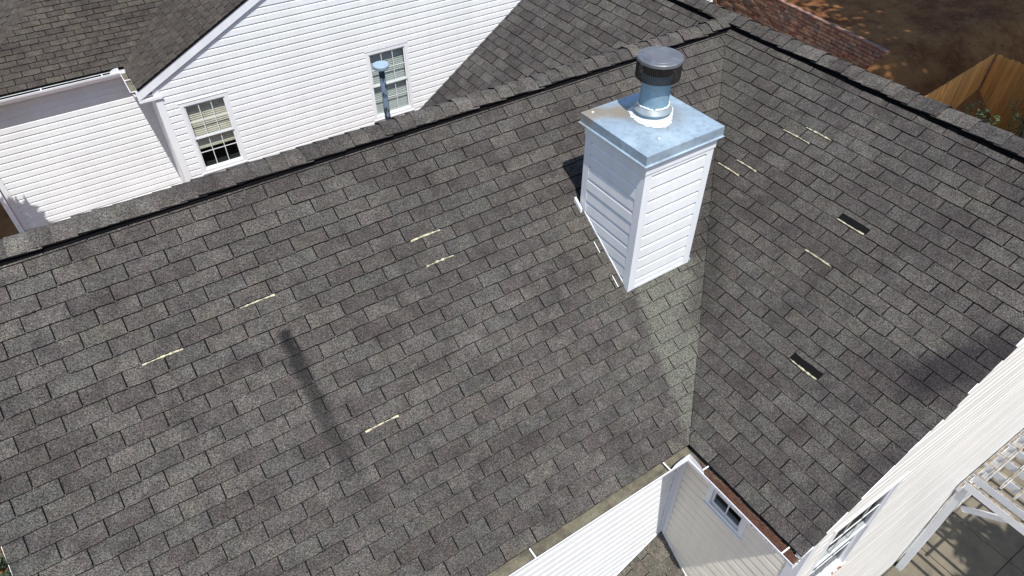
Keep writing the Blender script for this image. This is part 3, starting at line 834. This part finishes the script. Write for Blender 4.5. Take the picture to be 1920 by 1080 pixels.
cover = mb.obj('chase_cover', 'galv', ch)
for sx, sy in ((-2.30, -1.30), (-2.78, -1.82), (-2.96, -1.16)):
    mb = MB(); z = CZ+.022-.06*max(abs(sx-cxm), abs(sy-cym))*.85+.004; mb.tube([((sx, sy, z-.004), .012), ((sx, sy, z+.004), .011), ((sx, sy, z+.007), .006)], .01, 8); mb.obj('screw_head', 'caulk', cover, True)
PX, PY = -2.552, -1.475
# irregular smear of sealant
mb = MB(); n = 72; rd = random.Random(2); zc = CZ+.012
rr = [.215+.02*math.sin(i*2*math.pi/n*3+1)+.025*math.sin(i*2*math.pi/n*2)+rd.uniform(-.012, .012) for i in range(n)]
def zs(x, y): return CZ+.022*(1-max(abs(x-cxm)/(CX1-cxm), abs(y-cym)/(CY1-cym)))+.003
for i in range(n):
    j = (i+1) % n
    for (f0, f1, h0, h1) in ((.13, .18, .02, .008), (.18, 1, .008, .0)):
        Q = []
        for (k, f, h) in ((i, f0, h0), (j, f0, h0), (j, f1, h1), (i, f1, h1)):
            r_ = f if f < .5 else rr[k]; a = k*2*math.pi/n; x, y = PX+r_*math.cos(a), PY+r_*math.sin(a); Q.append((x, y, zs(x, y)+h))
        mb.face(Q[::-1])
mb.obj('sealant', 'caulk', cover)
mb = MB(); mb.tube([((PX, PY, CZ), .128), ((PX, PY, .72), .126)], .127, 36); pipe = mb.obj('flue_pipe', 'galv_pipe', ch, True)
mb = MB(); mb.tube([((PX, PY, CZ+.015), .150), ((PX, PY, CZ+.075), .150)], .15, 36); mb.obj('pipe_base', 'galv_pipe', ch, True)
mb = MB(); mb.tube([((PX, PY, CZ+.066), .168), ((PX, PY, CZ+.074), .168), ((PX, PY, CZ+.118), .133)], .15, 36); col = mb.obj('storm_collar', 'galv', ch, True)
mb = MB(); n = 40; rd = random.Random(9)
ring = [(V((PX+.134*math.cos(a), PY+.134*math.sin(a), CZ+.118+rd.uniform(-.004, .006))), .0085+rd.uniform(-.002, .003)) for a in [i*2*math.pi/n for i in range(n+1)]]
mb.tube(ring, .009, 7, cap=False); mb.obj('sealant_bead', 'caulk', col, True)
# wire-mesh terminal and lid
wr = MB(); RZ0, RZ1, RR = .600, .765, .188
nv = 72
for i in range(nv):
    a = i*2*math.pi/nv; c, s = math.cos(a), math.sin(a)
    wr.tube([((PX+RR*c, PY+RR*s, RZ0), .0034), ((PX+RR*c, PY+RR*s, RZ1), .0034)], .0034, 4, cap=False)
    wr.tube([((PX+RR*c, PY+RR*s, RZ0), .0022), ((PX+.128*c, PY+.128*s, RZ0-.03), .0022)], .0022, 4, cap=False)
for z in [RZ0+.0105*k for k in range(15)]:
    wr.tube([((PX+RR*math.cos(a), PY+RR*math.sin(a), z), .0022) for a in [i*2*math.pi/48 for i in range(49)]], .0022, 4, cap=False)
for r_, z in ((.172, RZ0-.007), (.155, RZ0-.017), (.14, RZ0-.025)):
    wr.tube([((PX+r_*math.cos(a), PY+r_*math.sin(a), z), .0022) for a in [i*2*math.pi/48 for i in range(49)]], .0022, 4, cap=False)
term = wr.obj('rain_cap_screen', 'mesh', ch)
mb = MB(); mb.tube([((PX, PY, RZ0-.005), .118), ((PX, PY, RZ1), .150)], .12, 32); mb.obj('inner_baffle', 'vent_black', term, True)
mb = MB(); mb.tube([((PX, PY, RZ1-.022), .1925), ((PX, PY, RZ1+.002), .1925), ((PX, PY, RZ1+.008), .186), ((PX, PY, RZ1+.008), .150), ((PX, PY, RZ1+.012), .147), ((PX, PY, RZ1+.018), .05)], .19, 48)
mb.obj('rain_cap_lid', 'lid', ch, True)

# ------------------------------------------------------------------ plumbing vent behind the ridge
vp = thing('vent_pipe', 'thin peeling blue-grey vent pipe with round cap in front of the far window', 'vent pipe')
VX, VY = -4.0, 1.0
mb = MB(); mb.tube([((VX, VY, -.72), .031), ((VX, VY, .07), .031)], .031, 20); mb.obj('pipe', 'peel', vp, True)
mb = MB(); mb.tube([((VX, VY, .06), .05), ((VX, VY, .066), .078), ((VX, VY, .095), .084), ((VX, VY, .102), .084), ((VX, VY, .108), .080), ((VX, VY, .109), .06)], .08, 28); mb.obj('cap', 'galv', vp, True)

# ------------------------------------------------------------------ house behind
nb = thing('neighbouring_house', 'white-sided gabled house behind the ridge with two double-hung windows', 'house')
YG, YL, XG = 7.66, 8.86, -5.65; GK = .5; GE = -2.46
AP = 1.5
w1 = (-5.33-XG, -4.43-XG, -4.43, -2.92); w2 = (-1.6-XG, -.63-XG, -4.42, -2.87)
GPOLY = [(0, -8), (2*(AP-XG), -8), (2*(AP-XG), GE-.1), (AP-XG, GE+GK*(AP+5.9)-.1), (0, GE-.02)]
wall((XG, YG, 0), (1, 0, 0), (0, -1, 0), GPOLY, -6.0, GE+GK*(AP+5.9), holes=[w1, w2], parent=nb, phase=.02)
window(nb, (XG+w1[0], YG, w1[2]), (1, 0, 0), (0, -1, 0), w1[1]-w1[0], w1[3]-w1[2], blind='blind', blind_to=.68, fr=.075)
window(nb, (XG+w2[0], YG, w2[2]), (1, 0, 0), (0, -1, 0), w2[1]-w2[0], w2[3]-w2[2], blind='blind_grey', blind_to=.98, fr=.075)
wall((-8.66, YL, 0), (1, 0, 0), (0, -1, 0), [(0, -8), (XG+8.66, -8), (XG+8.66, GE-.06), (0, GE-.06)], -6.2, GE-.06, parent=nb, phase=.05)
wall((XG, YG, 0), (0, 1, 0), (-1, 0, 0), [(0, -8), (YL-YG, -8), (YL-YG, GE-.03), (0, GE-.03)], -5.6, GE-.03, parent=nb, phase=.05)
part('corner_trim', [((XG-.02, YG-.026, -8), (XG+.1, YG-.0165, GE-.02)), ((XG-.024, YG-.016, -8), (XG-.0165, YG+.09, GE-.02))], 'trim', nb)
part('corner_trim', [((-8.68, YL-.026, -8), (-8.58, YL-.0165, GE-.06)), ((-8.684, YL-.016, -8), (-8.6765, YL+.09, GE-.06))], 'trim', nb)
mb = MB(); mb.face([(-8.66, YL, -8), (-8.66, YL+6, -8), (-8.66, YL+6, GE), (-8.66, YL, GE)]); mb.obj('wall', 'vinyl', nb)
NK = math.sqrt(1+GK*GK)
XE, YE, XH = -5.9, 8.68, -8.66     # eave lines
GF = 7.59                          # front rake
SG = Slope((XE, 14.0, GE), (0, -1, 0), (1, 0, GK))           # u = 14-y, v from eave
SLf = Slope((XH-4, YE, GE), (1, 0, 0), (0, 1, GK))           # u = x-(XH-4)
SH = Slope((XH, 14.5, GE), (0, -1, 0), (1, 0, GK))           # hip's far-left plane
TOP = 4.6
# valley y = x+14.58 ; hip x = y-17.34
vy = lambda x: x+14.58
def ndeck(pts, nm='roof_slope'):
    mb = MB(); P = [V(p) for p in pts]; nn = (P[1]-P[0]).cross(P[2]-P[0]).normalized(); nn = nn if nn.z > 0 else -nn
    mb.face([p-nn*.003 for p in P]); mb.face([p-nn*.035 for p in P])
    for i in range(len(P)): j = (i+1) % len(P); mb.face([P[i]-nn*.003, P[j]-nn*.003, P[j]-nn*.035, P[i]-nn*.035])
    return mb.obj(nm, 'felt', nb)
zG = lambda x: GE+GK*(x-XE); zL = lambda y: GE+GK*(y-YE)
dG = ndeck([(XE, GF, GE), (AP, GF, zG(AP)), (AP, vy(AP), zG(AP)), (XE, vy(XE), GE)])
dL = ndeck([(XH, YE, GE), (XE, YE, GE), (XE+5, YE+5, zL(YE+5)), (XH+5, YE+5, zL(YE+5))])
dH = ndeck([(XH, YE, GE), (XH+5, YE+5, zL(YE+5)), (XH+5, YE+9, zL(YE+5)), (XH, YE+9, GE)])
ndeck([(AP, GF, zG(AP)), (2*AP-XE, GF, GE), (2*AP-XE, 16, GE), (AP, 16, zG(AP))])
tN = tabs_for(SG, [(1, 0, 14-GF), (0, 1, TOP), (-1, -1/NK, -(14-(XE+14.58)))], 2, 14-GF+.2, TOP, .1, 'shingle_b', seed=31)
tN += tabs_for(SLf, [(1, -1/NK, XE-(XH-4)), (-1, 1/NK, -4.0), (0, 1, 4.2)], 0, 10, 4.2, .05, 'shingle_b', seed=32)
tN += tabs_for(SH, [(1, 1/NK, 14.5-YE), (0, 1, 3.4), (-1, 0, -1)], 1, 8, 3.4, .02, 'shingle_b', seed=33)
def onscreen(t):
    q = to_px(t[1].at(t[2], t[3])); return q and -60 < q[0] < 1080 and -60 < q[1] < 640
emit_tabs([t for t in tN if onscreen(t)], nb, {id(SG): dG, id(SLf): dL, id(SH): dH}, 300, 'shingle_b')
# hip cap strip
for i in range(22):
    mb = MB(); mb.ct = TINTS[(i*7) % 22]; d = V((1, 1, GK)).normalized(); c = V((XH, YE, GE))+d*(i*.16)
    for s in (-1, 1):
        side = V((1, 0, 0)) if s > 0 else V((0, 1, 0))
        q = [c+V((0, 0, .03)), c+d*.2+V((0, 0, .022)), c+d*.2+side*.14+V((0, 0, .008)), c+side*.14+V((0, 0, .014))]; mb.face(q[::-1] if s > 0 else q, 0)
    mb.obj('hip_cap', ['shingle_b'], dL)
# rake board (angled), its return, fascia and gutters
mb = MB(); mb.hexa([V((x, y, zG(x)+z)) for x in (XE-.03, AP) for y in (GF+.01, GF+.03) for z in (-.20, -.036)]); mb.obj('rake_board', 'trim', nb)
mb = MB(); mb.hexa([V((x, y, zG(x)+z)) for x in (XE-.03, AP) for y in (GF+.031, YG-.0165) for z in (-.205, -.195)]); mb.obj('soffit', 'trim', nb)
part('eave_return', [((XE-.03, GF+.012, GE-.26), (XG+.12, YG-.018, GE-.21))], 'trim', nb)
part('fascia', [((XH, YE+.0, GE-.16), (XE-.1, YE+.02, GE-.035)), ((XE+.0, GF+.03, GE-.16), (XE+.02, YE, GE-.035))], 'trim', nb)
part('soffit', [((XH, YE+.02, GE-.165), (XG, YL, GE-.155)), ((XE+.02, GF+.04, GE-.168), (XG-.001, YE+.02, GE-.158))], 'trim', nb)
mb = MB(); g = .1
pr = [(0, -.01), (0, -.1), (.06, -.1), (.085, -.05), (.094, -.006), (.094, 0), (.104, 0), (.104, -.01), (.098, -.04), (.07, -.106), (0, -.106)]
for (a, b) in zip(pr, pr[1:]):
    z_ = GE-.03
    mb.face([(XH-.1, YE-a[0], z_+a[1]), (XH-.1, YE-b[0], z_+b[1]), (XE-b[0], YE-b[0], z_+b[1]), (XE-a[0], YE-a[0], z_+a[1])])
    mb.face([(XE-a[0], YE-a[0], z_+a[1]), (XE-b[0], YE-b[0], z_+b[1]), (XE-b[0], GF+.05, z_+b[1]), (XE-a[0], GF+.05, z_+a[1])])
mb.face([(XE-q[0], GF+.05, GE-.03+q[1]) for q in pr[1:7]])
ng = mb.obj('gutter', 'gutter', nb)
mb = MB()
for s in (0, 1):
    for i in range(8):
        a, b = i/8, (i+1)/8; h = lambda t: .08*math.sqrt(max(0, 1-t**3))
        q = (lambda t, z: (XE-.1, YE-.1-t*.16, GE-.03+z)) if s else (lambda t, z: (XE-.1-t*.16, YE-.1, GE-.03+z))
        mb.face([q(a, -.01), q(b, -.01), q(b, h(b)), q(a, h(a))])
mb.obj('splash_guard', 'gutter', ng)
part('gutter_silt', [((XH-.09, YE-.09, GE-.075), (XE-.09, YE-.004, GE-.07)), ((XE-.09, GF+.06, GE-.075), (XE-.004, YE-.095, GE-.069))], 'silt', ng)
for y in (7.62, 8.15): part('gutter_strap', [((XE-.1, y, GE-.034), (XE-.002, y+.018, GE-.027))], 'gutter', ng)
for x in (-7.3, -6.3): part('gutter_strap', [((x, YE-.1, GE-.034), (x+.018, YE-.002, GE-.027))], 'gutter', ng)
# downspout at the far-left corner, with elbow
mb = MB(); mb.box((-8.77, YL-.10, -5.15), (-8.69, YL-.03, GE-.25)); dsp = mb.obj('downspout', 'gutter', nb)
mb = MB(); mb.hexa([V(p) for p in ((-8.77, YL-.10, -5.16), (-8.77, YL-.10, -5.28), (-8.77, YL-.03, -5.16), (-8.77, YL-.03, -5.28), (-8.69, YL-.10, -5.16), (-8.69, YL-.10, -5.28), (-8.69, YL-.03, -5.16), (-8.69, YL-.03, -5.28))])
mb.hexa([V((-8.73+sx*.05+t*-.12, YL-.11-t*.20, -5.22-t*.10+sz*.045)) for t in (0, 1) for sx in (-1, 1) for sz in (-1, 1)]); mb.obj('elbow', 'gutter', dsp)

# ------------------------------------------------------------------ pergola by the front gable
pg = thing('pergola', 'white painted wooden pergola with weathered tops against the front gable wall', 'pergola')
PZ = -5.66
def beam(name, a, b, top=True, parent=pg):
    mb = MB(); mb.box(a, b); o = mb.obj(name, 'trim', parent)
    if top:
        t = MB(); n = 16; ax = 0 if b[0]-a[0] > b[1]-a[1] else 1; rd = random.Random(int(abs(a[0]*100+a[1]*37)))
        for i in range(n):
            p0 = a[ax]+(b[ax]-a[ax])*i/n; p1 = a[ax]+(b[ax]-a[ax])*(i+1)/n
            e0, e1 = rd.uniform(.0, .008), rd.uniform(.0, .008); z = b[2]+.0025
            if ax == 0: t.face([(p0, a[1]+e0, z), (p1, a[1]+e1, z), (p1, b[1]-e1, z), (p0, b[1]-e0, z)])
            else: t.face([(a[0]+e0, p0, z), (b[0]-e0, p0, z), (b[0]-e1, p1, z), (a[0]+e1, p1, z)])
        t.obj('weathered_top', 'weathered', o)
    return o
beam('ledger', (1.80, WF-.085, PZ-.16), (6.5, WF-.035, PZ-.05))
for x in (1.90, 2.12, 2.44, 2.76, 3.07, 3.38, 3.69, 4.0, 4.31, 4.62, 5.24): beam('rafter', (x, -8.0, PZ-.14), (x+.042, WF-.04, PZ))
for y in (-4.66, -4.86, -5.06, -5.3, -5.55, -6.0, -6.6, -7.2): beam('purlin', (2.20, y, PZ+.005), (6.4, y+.035, PZ+.045))
beam('cross_beam', (1.95, WF-.15, PZ-.30), (2.12, WF-.11, PZ-.145))
for (x, y) in ((1.945, WF-.16), (1.96, -7.6)):
    beam('post', (x, y, -8.46), (x+.10, y+.10, PZ-.145), False)
mb = MB(); mb.obox((1.955, WF-.26, PZ-.62), (.05, 0, 0), (0, -.5, .42), (0, .05, .06)); mb.obj('brace', 'trim', pg)
mb = MB(); mb.obox((2.04, WF-.12, PZ-.62), (.42, 0, .42), (0, .045, 0), (-.05, 0, .05)); mb.obj('brace', 'trim', pg)

# ------------------------------------------------------------------ brick retaining wall
BX = 0.0; BH, BL, BD = .098, .262, .11; BT = -4.155
bw = thing('retaining_wall', 'weathered brick retaining wall with pink coping holding back the pine straw', 'wall'); bw.matrix_basis = BWM
mb = MB(); mb.box((BX+.030, .0, -6.3), (BX+.22, 14, BT)); back = mb.obj('mortar', 'grout', bw)
bm_ = MB(); h2, l2 = BH-.016, BL-.016
bm_.hexa([V((x, y, z)) for x in (0, .09) for y in (0, l2) for z in (0, h2)]); bmesh_brick = bm_.mesh('brick', ['brick'])
bricks = []; r_ = 0; z = BT-BH
while z > -5.9:
    y = -.02+(BL/2 if r_ % 2 else 0)
    while y < 13: bricks.append((y, z)); y += BL
    z -= BH; r_ += 1
def bvis(b):
    q = to_px(BWM @ V((BX, b[0], b[1]))); return bool(q and q[1] > -30 and q[0] > 640)
bv = sorted([b for b in bricks if bvis(b) and b[1] > -5.35], key=lambda b: b[0]**2*.1+(b[1]+4.5)**2*4)
keep = set(bv[:290]); rest = MB()
for (y, z) in bricks:
    M4 = Matrix.Translation((BX+random.uniform(-.016, .004), y, z+random.uniform(-.004, .004))) @ Matrix.Rotation(random.uniform(-.03, .03), 4, 'Z')
    if (y, z) in keep: link('brick', bmesh_brick, bw, M4)
    elif bvis((y, z)): rest.hexa([M4 @ V((a, b, c)) for a in (0, .09) for b in (0, l2) for c in (0, h2)])
if rest.f: rest.obj('brickwork', 'brick', bw, kind='stuff')
cm = MB(); cm.hexa([V((x, y, z)) for x in (0, .13) for y in (0, .25) for z in (0, .035)]); cmesh = cm.mesh('coping_brick', ['coping'])
y = .0
while y < 12:
    link('coping_brick', cmesh, bw, Matrix.Translation((BX-.02+random.uniform(-.01, .01), y, BT+.003+random.uniform(0, .01)))); y += .262
# toothed end
for k in range(8):
    link('brick', bmesh_brick, bw, Matrix.Translation((BX+.0, -.16-.02*(k % 3), BT-.12-k*2*BH)))

rd = random.Random(77)
for nm, mt, cnt, sz, lab in (('pine_cones_and_twigs', 'bark', 900, .05, 'dark cones and twigs scattered over the shaded yard'), ('fallen_leaves', 'leaf_litter', 3800, .026, 'rust-brown fallen leaves over the pine straw behind the brick wall')):
    mb = MB()
    for _ in range(cnt):
        s_, t_ = rd.uniform(-3, 11), rd.uniform(.15, 15); a = rd.random()*6.28; q = sz*rd.uniform(.4, 1.5)
        p = BWM @ V((t_, s_, zu(s_, t_)+.015+rd.random()*.02)); u_ = V((math.cos(a), math.sin(a), rd.uniform(-.4, .4)))*q; v_ = V((-math.sin(a), math.cos(a), rd.uniform(-.4, .4)))*q*.45
        mb.face([p-u_, p+v_, p+u_, p-v_])
    mb.obj(nm, mt, kind='stuff', label=lab, category='ground litter')

# ------------------------------------------------------------------ cedar fence
fn = thing('picket_fence', 'tall orange-brown cedar privacy fence turning a corner in the shaded yard', 'fence')
FZ0, FZ1 = -5.95, -4.0
pk = MB(); pw, pth = .136, .018
pf = [(0, 0), (pw, 0), (pw, FZ1-FZ0-.035), (pw-.03, FZ1-FZ0), (.03, FZ1-FZ0), (0, FZ1-FZ0-.035)]
pk.face([(a, 0, b) for a, b in pf]); pk.face([(a, pth, b) for a, b in pf][::-1])
for i in range(6):
    (a, b), (c, d) = pf[i], pf[(i+1) % 6]; pk.face([(a, 0, b), (a, pth, b), (c, pth, d), (c, 0, d)])
pkm = pk.mesh('picket', ['wood'])
x = 7.2
while x < 12.0:
    link('picket', pkm, fn, Matrix.Translation((x, 1.2+(x-8.4)*.1, FZ0+random.uniform(-.012, .012))) @ Matrix.Rotation(R(5.7), 4, 'Z')); x += .142
y = 1.5
while y > -4.5:
    link('picket', pkm, fn, Matrix.Translation((12.02+(1.5-y)*.05, y, FZ0+random.uniform(-.012, .012))) @ Matrix.Rotation(R(-87), 4, 'Z')); y -= .142
mb = MB()
for z in (-5.6, -4.9, -4.35):
    mb.obox((7.2, 1.11+.02, z), (4.8, .48, 0), (0, .04, 0), (0, 0, .09))
    mb.obox((12.05, 1.5, z), (.3, -6, 0), (.04, 0, 0), (0, 0, .09))
mb.obj('rail', 'wood', fn)

# ------------------------------------------------------------------ planting
def leaf_cloud(mb, c, r, n, s, rd, squash=1.0, clumps=0):
    cs = [(V(c), 1.0)]
    if clumps:
        cs = []
        for _ in range(clumps):
            d = V((rd.gauss(0, 1), rd.gauss(0, 1), rd.gauss(0, 1))).normalized()*rd.uniform(.25, .95)
            cs.append((V(c)+V((d.x*r, d.y*r, d.z*r*squash)), rd.uniform(.22, .42)))
    for i in range(n):
        cc, f = cs[i % len(cs)]
        d = V((rd.gauss(0, 1), rd.gauss(0, 1), rd.gauss(0, 1))).normalized()*rd.random()**.45*r*f
        p = cc+V((d.x, d.y, d.z*squash)); a = V((rd.gauss(0, 1), rd.gauss(0, 1), rd.gauss(0, .5))).normalized(); b = a.orthogonal().normalized()
        q = s*rd.uniform(.6, 1.3); mb.face([p-a*q, p+b*q*.42, p+a*q, p-b*q*.42])
def shrub(name, base, h, r, n, label, seed):
    rd = random.Random(seed); t = thing(name, label, 'shrub', None); b = V(base)
    st = MB(); lf = MB()
    for k in range(7):
        a = rd.random()*6.28; q = rd.uniform(.1, 1)*r; tip = b+V((math.cos(a)*q, math.sin(a)*q, h*rd.uniform(.6, 1)))
        mid = (b+tip)/2+V((rd.uniform(-.08, .08), rd.uniform(-.08, .08), .05))
        st.tube([(b, .012), (mid, .008), (tip, .004)], .01, 5)
        for s in range(n//7):
            u = rd.uniform(.35, 1.0); p = b.lerp(tip, u)+V((rd.gauss(0, .07), rd.gauss(0, .07), rd.gauss(0, .07)))
            a_ = V((rd.gauss(0, 1), rd.gauss(0, 1), rd.gauss(0, .6))).normalized(); b_ = a_.orthogonal().normalized(); z = rd.uniform(.022, .05)
            lf.face([p-a_*z, p+b_*z*.5, p+a_*z, p-b_*z*.5])
    st.obj('stem', 'bark', t); lf.obj('foliage', 'leaf', t)
shrub('shrub', (9.9, .55, -5.95), 1.75, .4, 700, 'leafy green shrub standing in front of the fence corner', 1)
shrub('shrub', (11.6, .1, -5.95), 2.0, .45, 700, 'green shrub reaching up the fence at the right edge', 2)
shrub('shrub', (9.6, -.75, -5.95), 1.5, .5, 700, 'low dense shrub nearest the ridge at the right edge', 3)
shrub('shrub', (9.2, 1.75, -5.95), 1.75, .2, 200, 'sparse sapling peeping over the ridge beside the fence end', 4)
shrub('shrub', (9.5, 2.85, -5.95), 1.6, .25, 260, 'small light green sapling between the brick wall and the fence', 5)
rd = random.Random(8); bt = thing('added_dark_foliage', 'dark foliage added in place of shade below the left roof edge', 'shrub')  # dark leaves added over sunlit ground so this corner reads as shaded
mb = MB(); leaf_cloud(mb, (-9.9, 1.7, -6.5), 1.0, 3600, .09, rd, 1.6, 22); mb.obj('foliage', 'leaf_dark', bt)
mb = MB(); mb.tube([((-9.9, 1.7, -8.0), .06), ((-9.85, 1.65, -6.8), .03)], .05, 7); mb.obj('stem', 'bark', bt)
def tree(name, base, h, r, cz, n, label, seed, leaf=.11, clumps=26, squash=.55):
    rd = random.Random(seed); t = thing(name, label, 'tree', 'trees shading the yard'); b = V(base)
    tr = MB(); top = b+V((rd.uniform(-.4, .4), rd.uniform(-.4, .4), h))
    tr.tube([(b, .2), (b.lerp(top, .5)+V((.1, .05, 0)), .14), (top, .05)], .1, 10)
    for k in range(9):
        u = rd.uniform(.55, .95); p = b.lerp(top, u); a = rd.random()*6.28; q = p+V((math.cos(a)*r*.7, math.sin(a)*r*.7, rd.uniform(.2, 1.2)))
        tr.tube([(p, .05), (p.lerp(q, .5)+V((0, 0, .15)), .03), (q, .012)], .03, 6)
    tr.obj('trunk', 'bark', t, True); lf = MB(); leaf_cloud(lf, (top.x, top.y, b.z+cz), r, n, leaf, rd, squash, clumps); lf.obj('crown', 'leaf_dark', t)
tree('tree', (12.2, -3.6, -5.9), 15, 5.2, 14.2, 9500, 'tall tree right of the picture shading the fence and yard', 1, .24, 90, .45)
tree('tree', (18.6, 2.2, -3.9), 15, 6.0, 14.2, 9000, 'tall tree beyond the picture shading the pine straw', 2, .24, 100, .45)
tree('tree', (22.5, 9.5, -3.6), 15, 5.8, 14.0, 6500, 'far tall tree beyond the picture shading the upper yard', 3, .24, 70, .45)
tree('tree', (-9.72, 7.15, -5.6), 4.4, 1.3, 3.8, 6500, 'small tree left of the picture casting dappled shade on the white siding', 4, .10, 26, .9)
tree('tree', (-10.15, 8.6, -5.6), 4.5, 1.2, 3.9, 6500, 'unseen broad small tree on the left, added to shade the ground by the downspout', 6, .11, 30, .9)  # unseen tree, added to darken the ground by the downspout
tree('tree', (2.1, -10.6, -8.5), 7.5, 1.9, 7.6, 11000, 'tree in the front yard shading part of the patio', 5, .14, 50, .6)
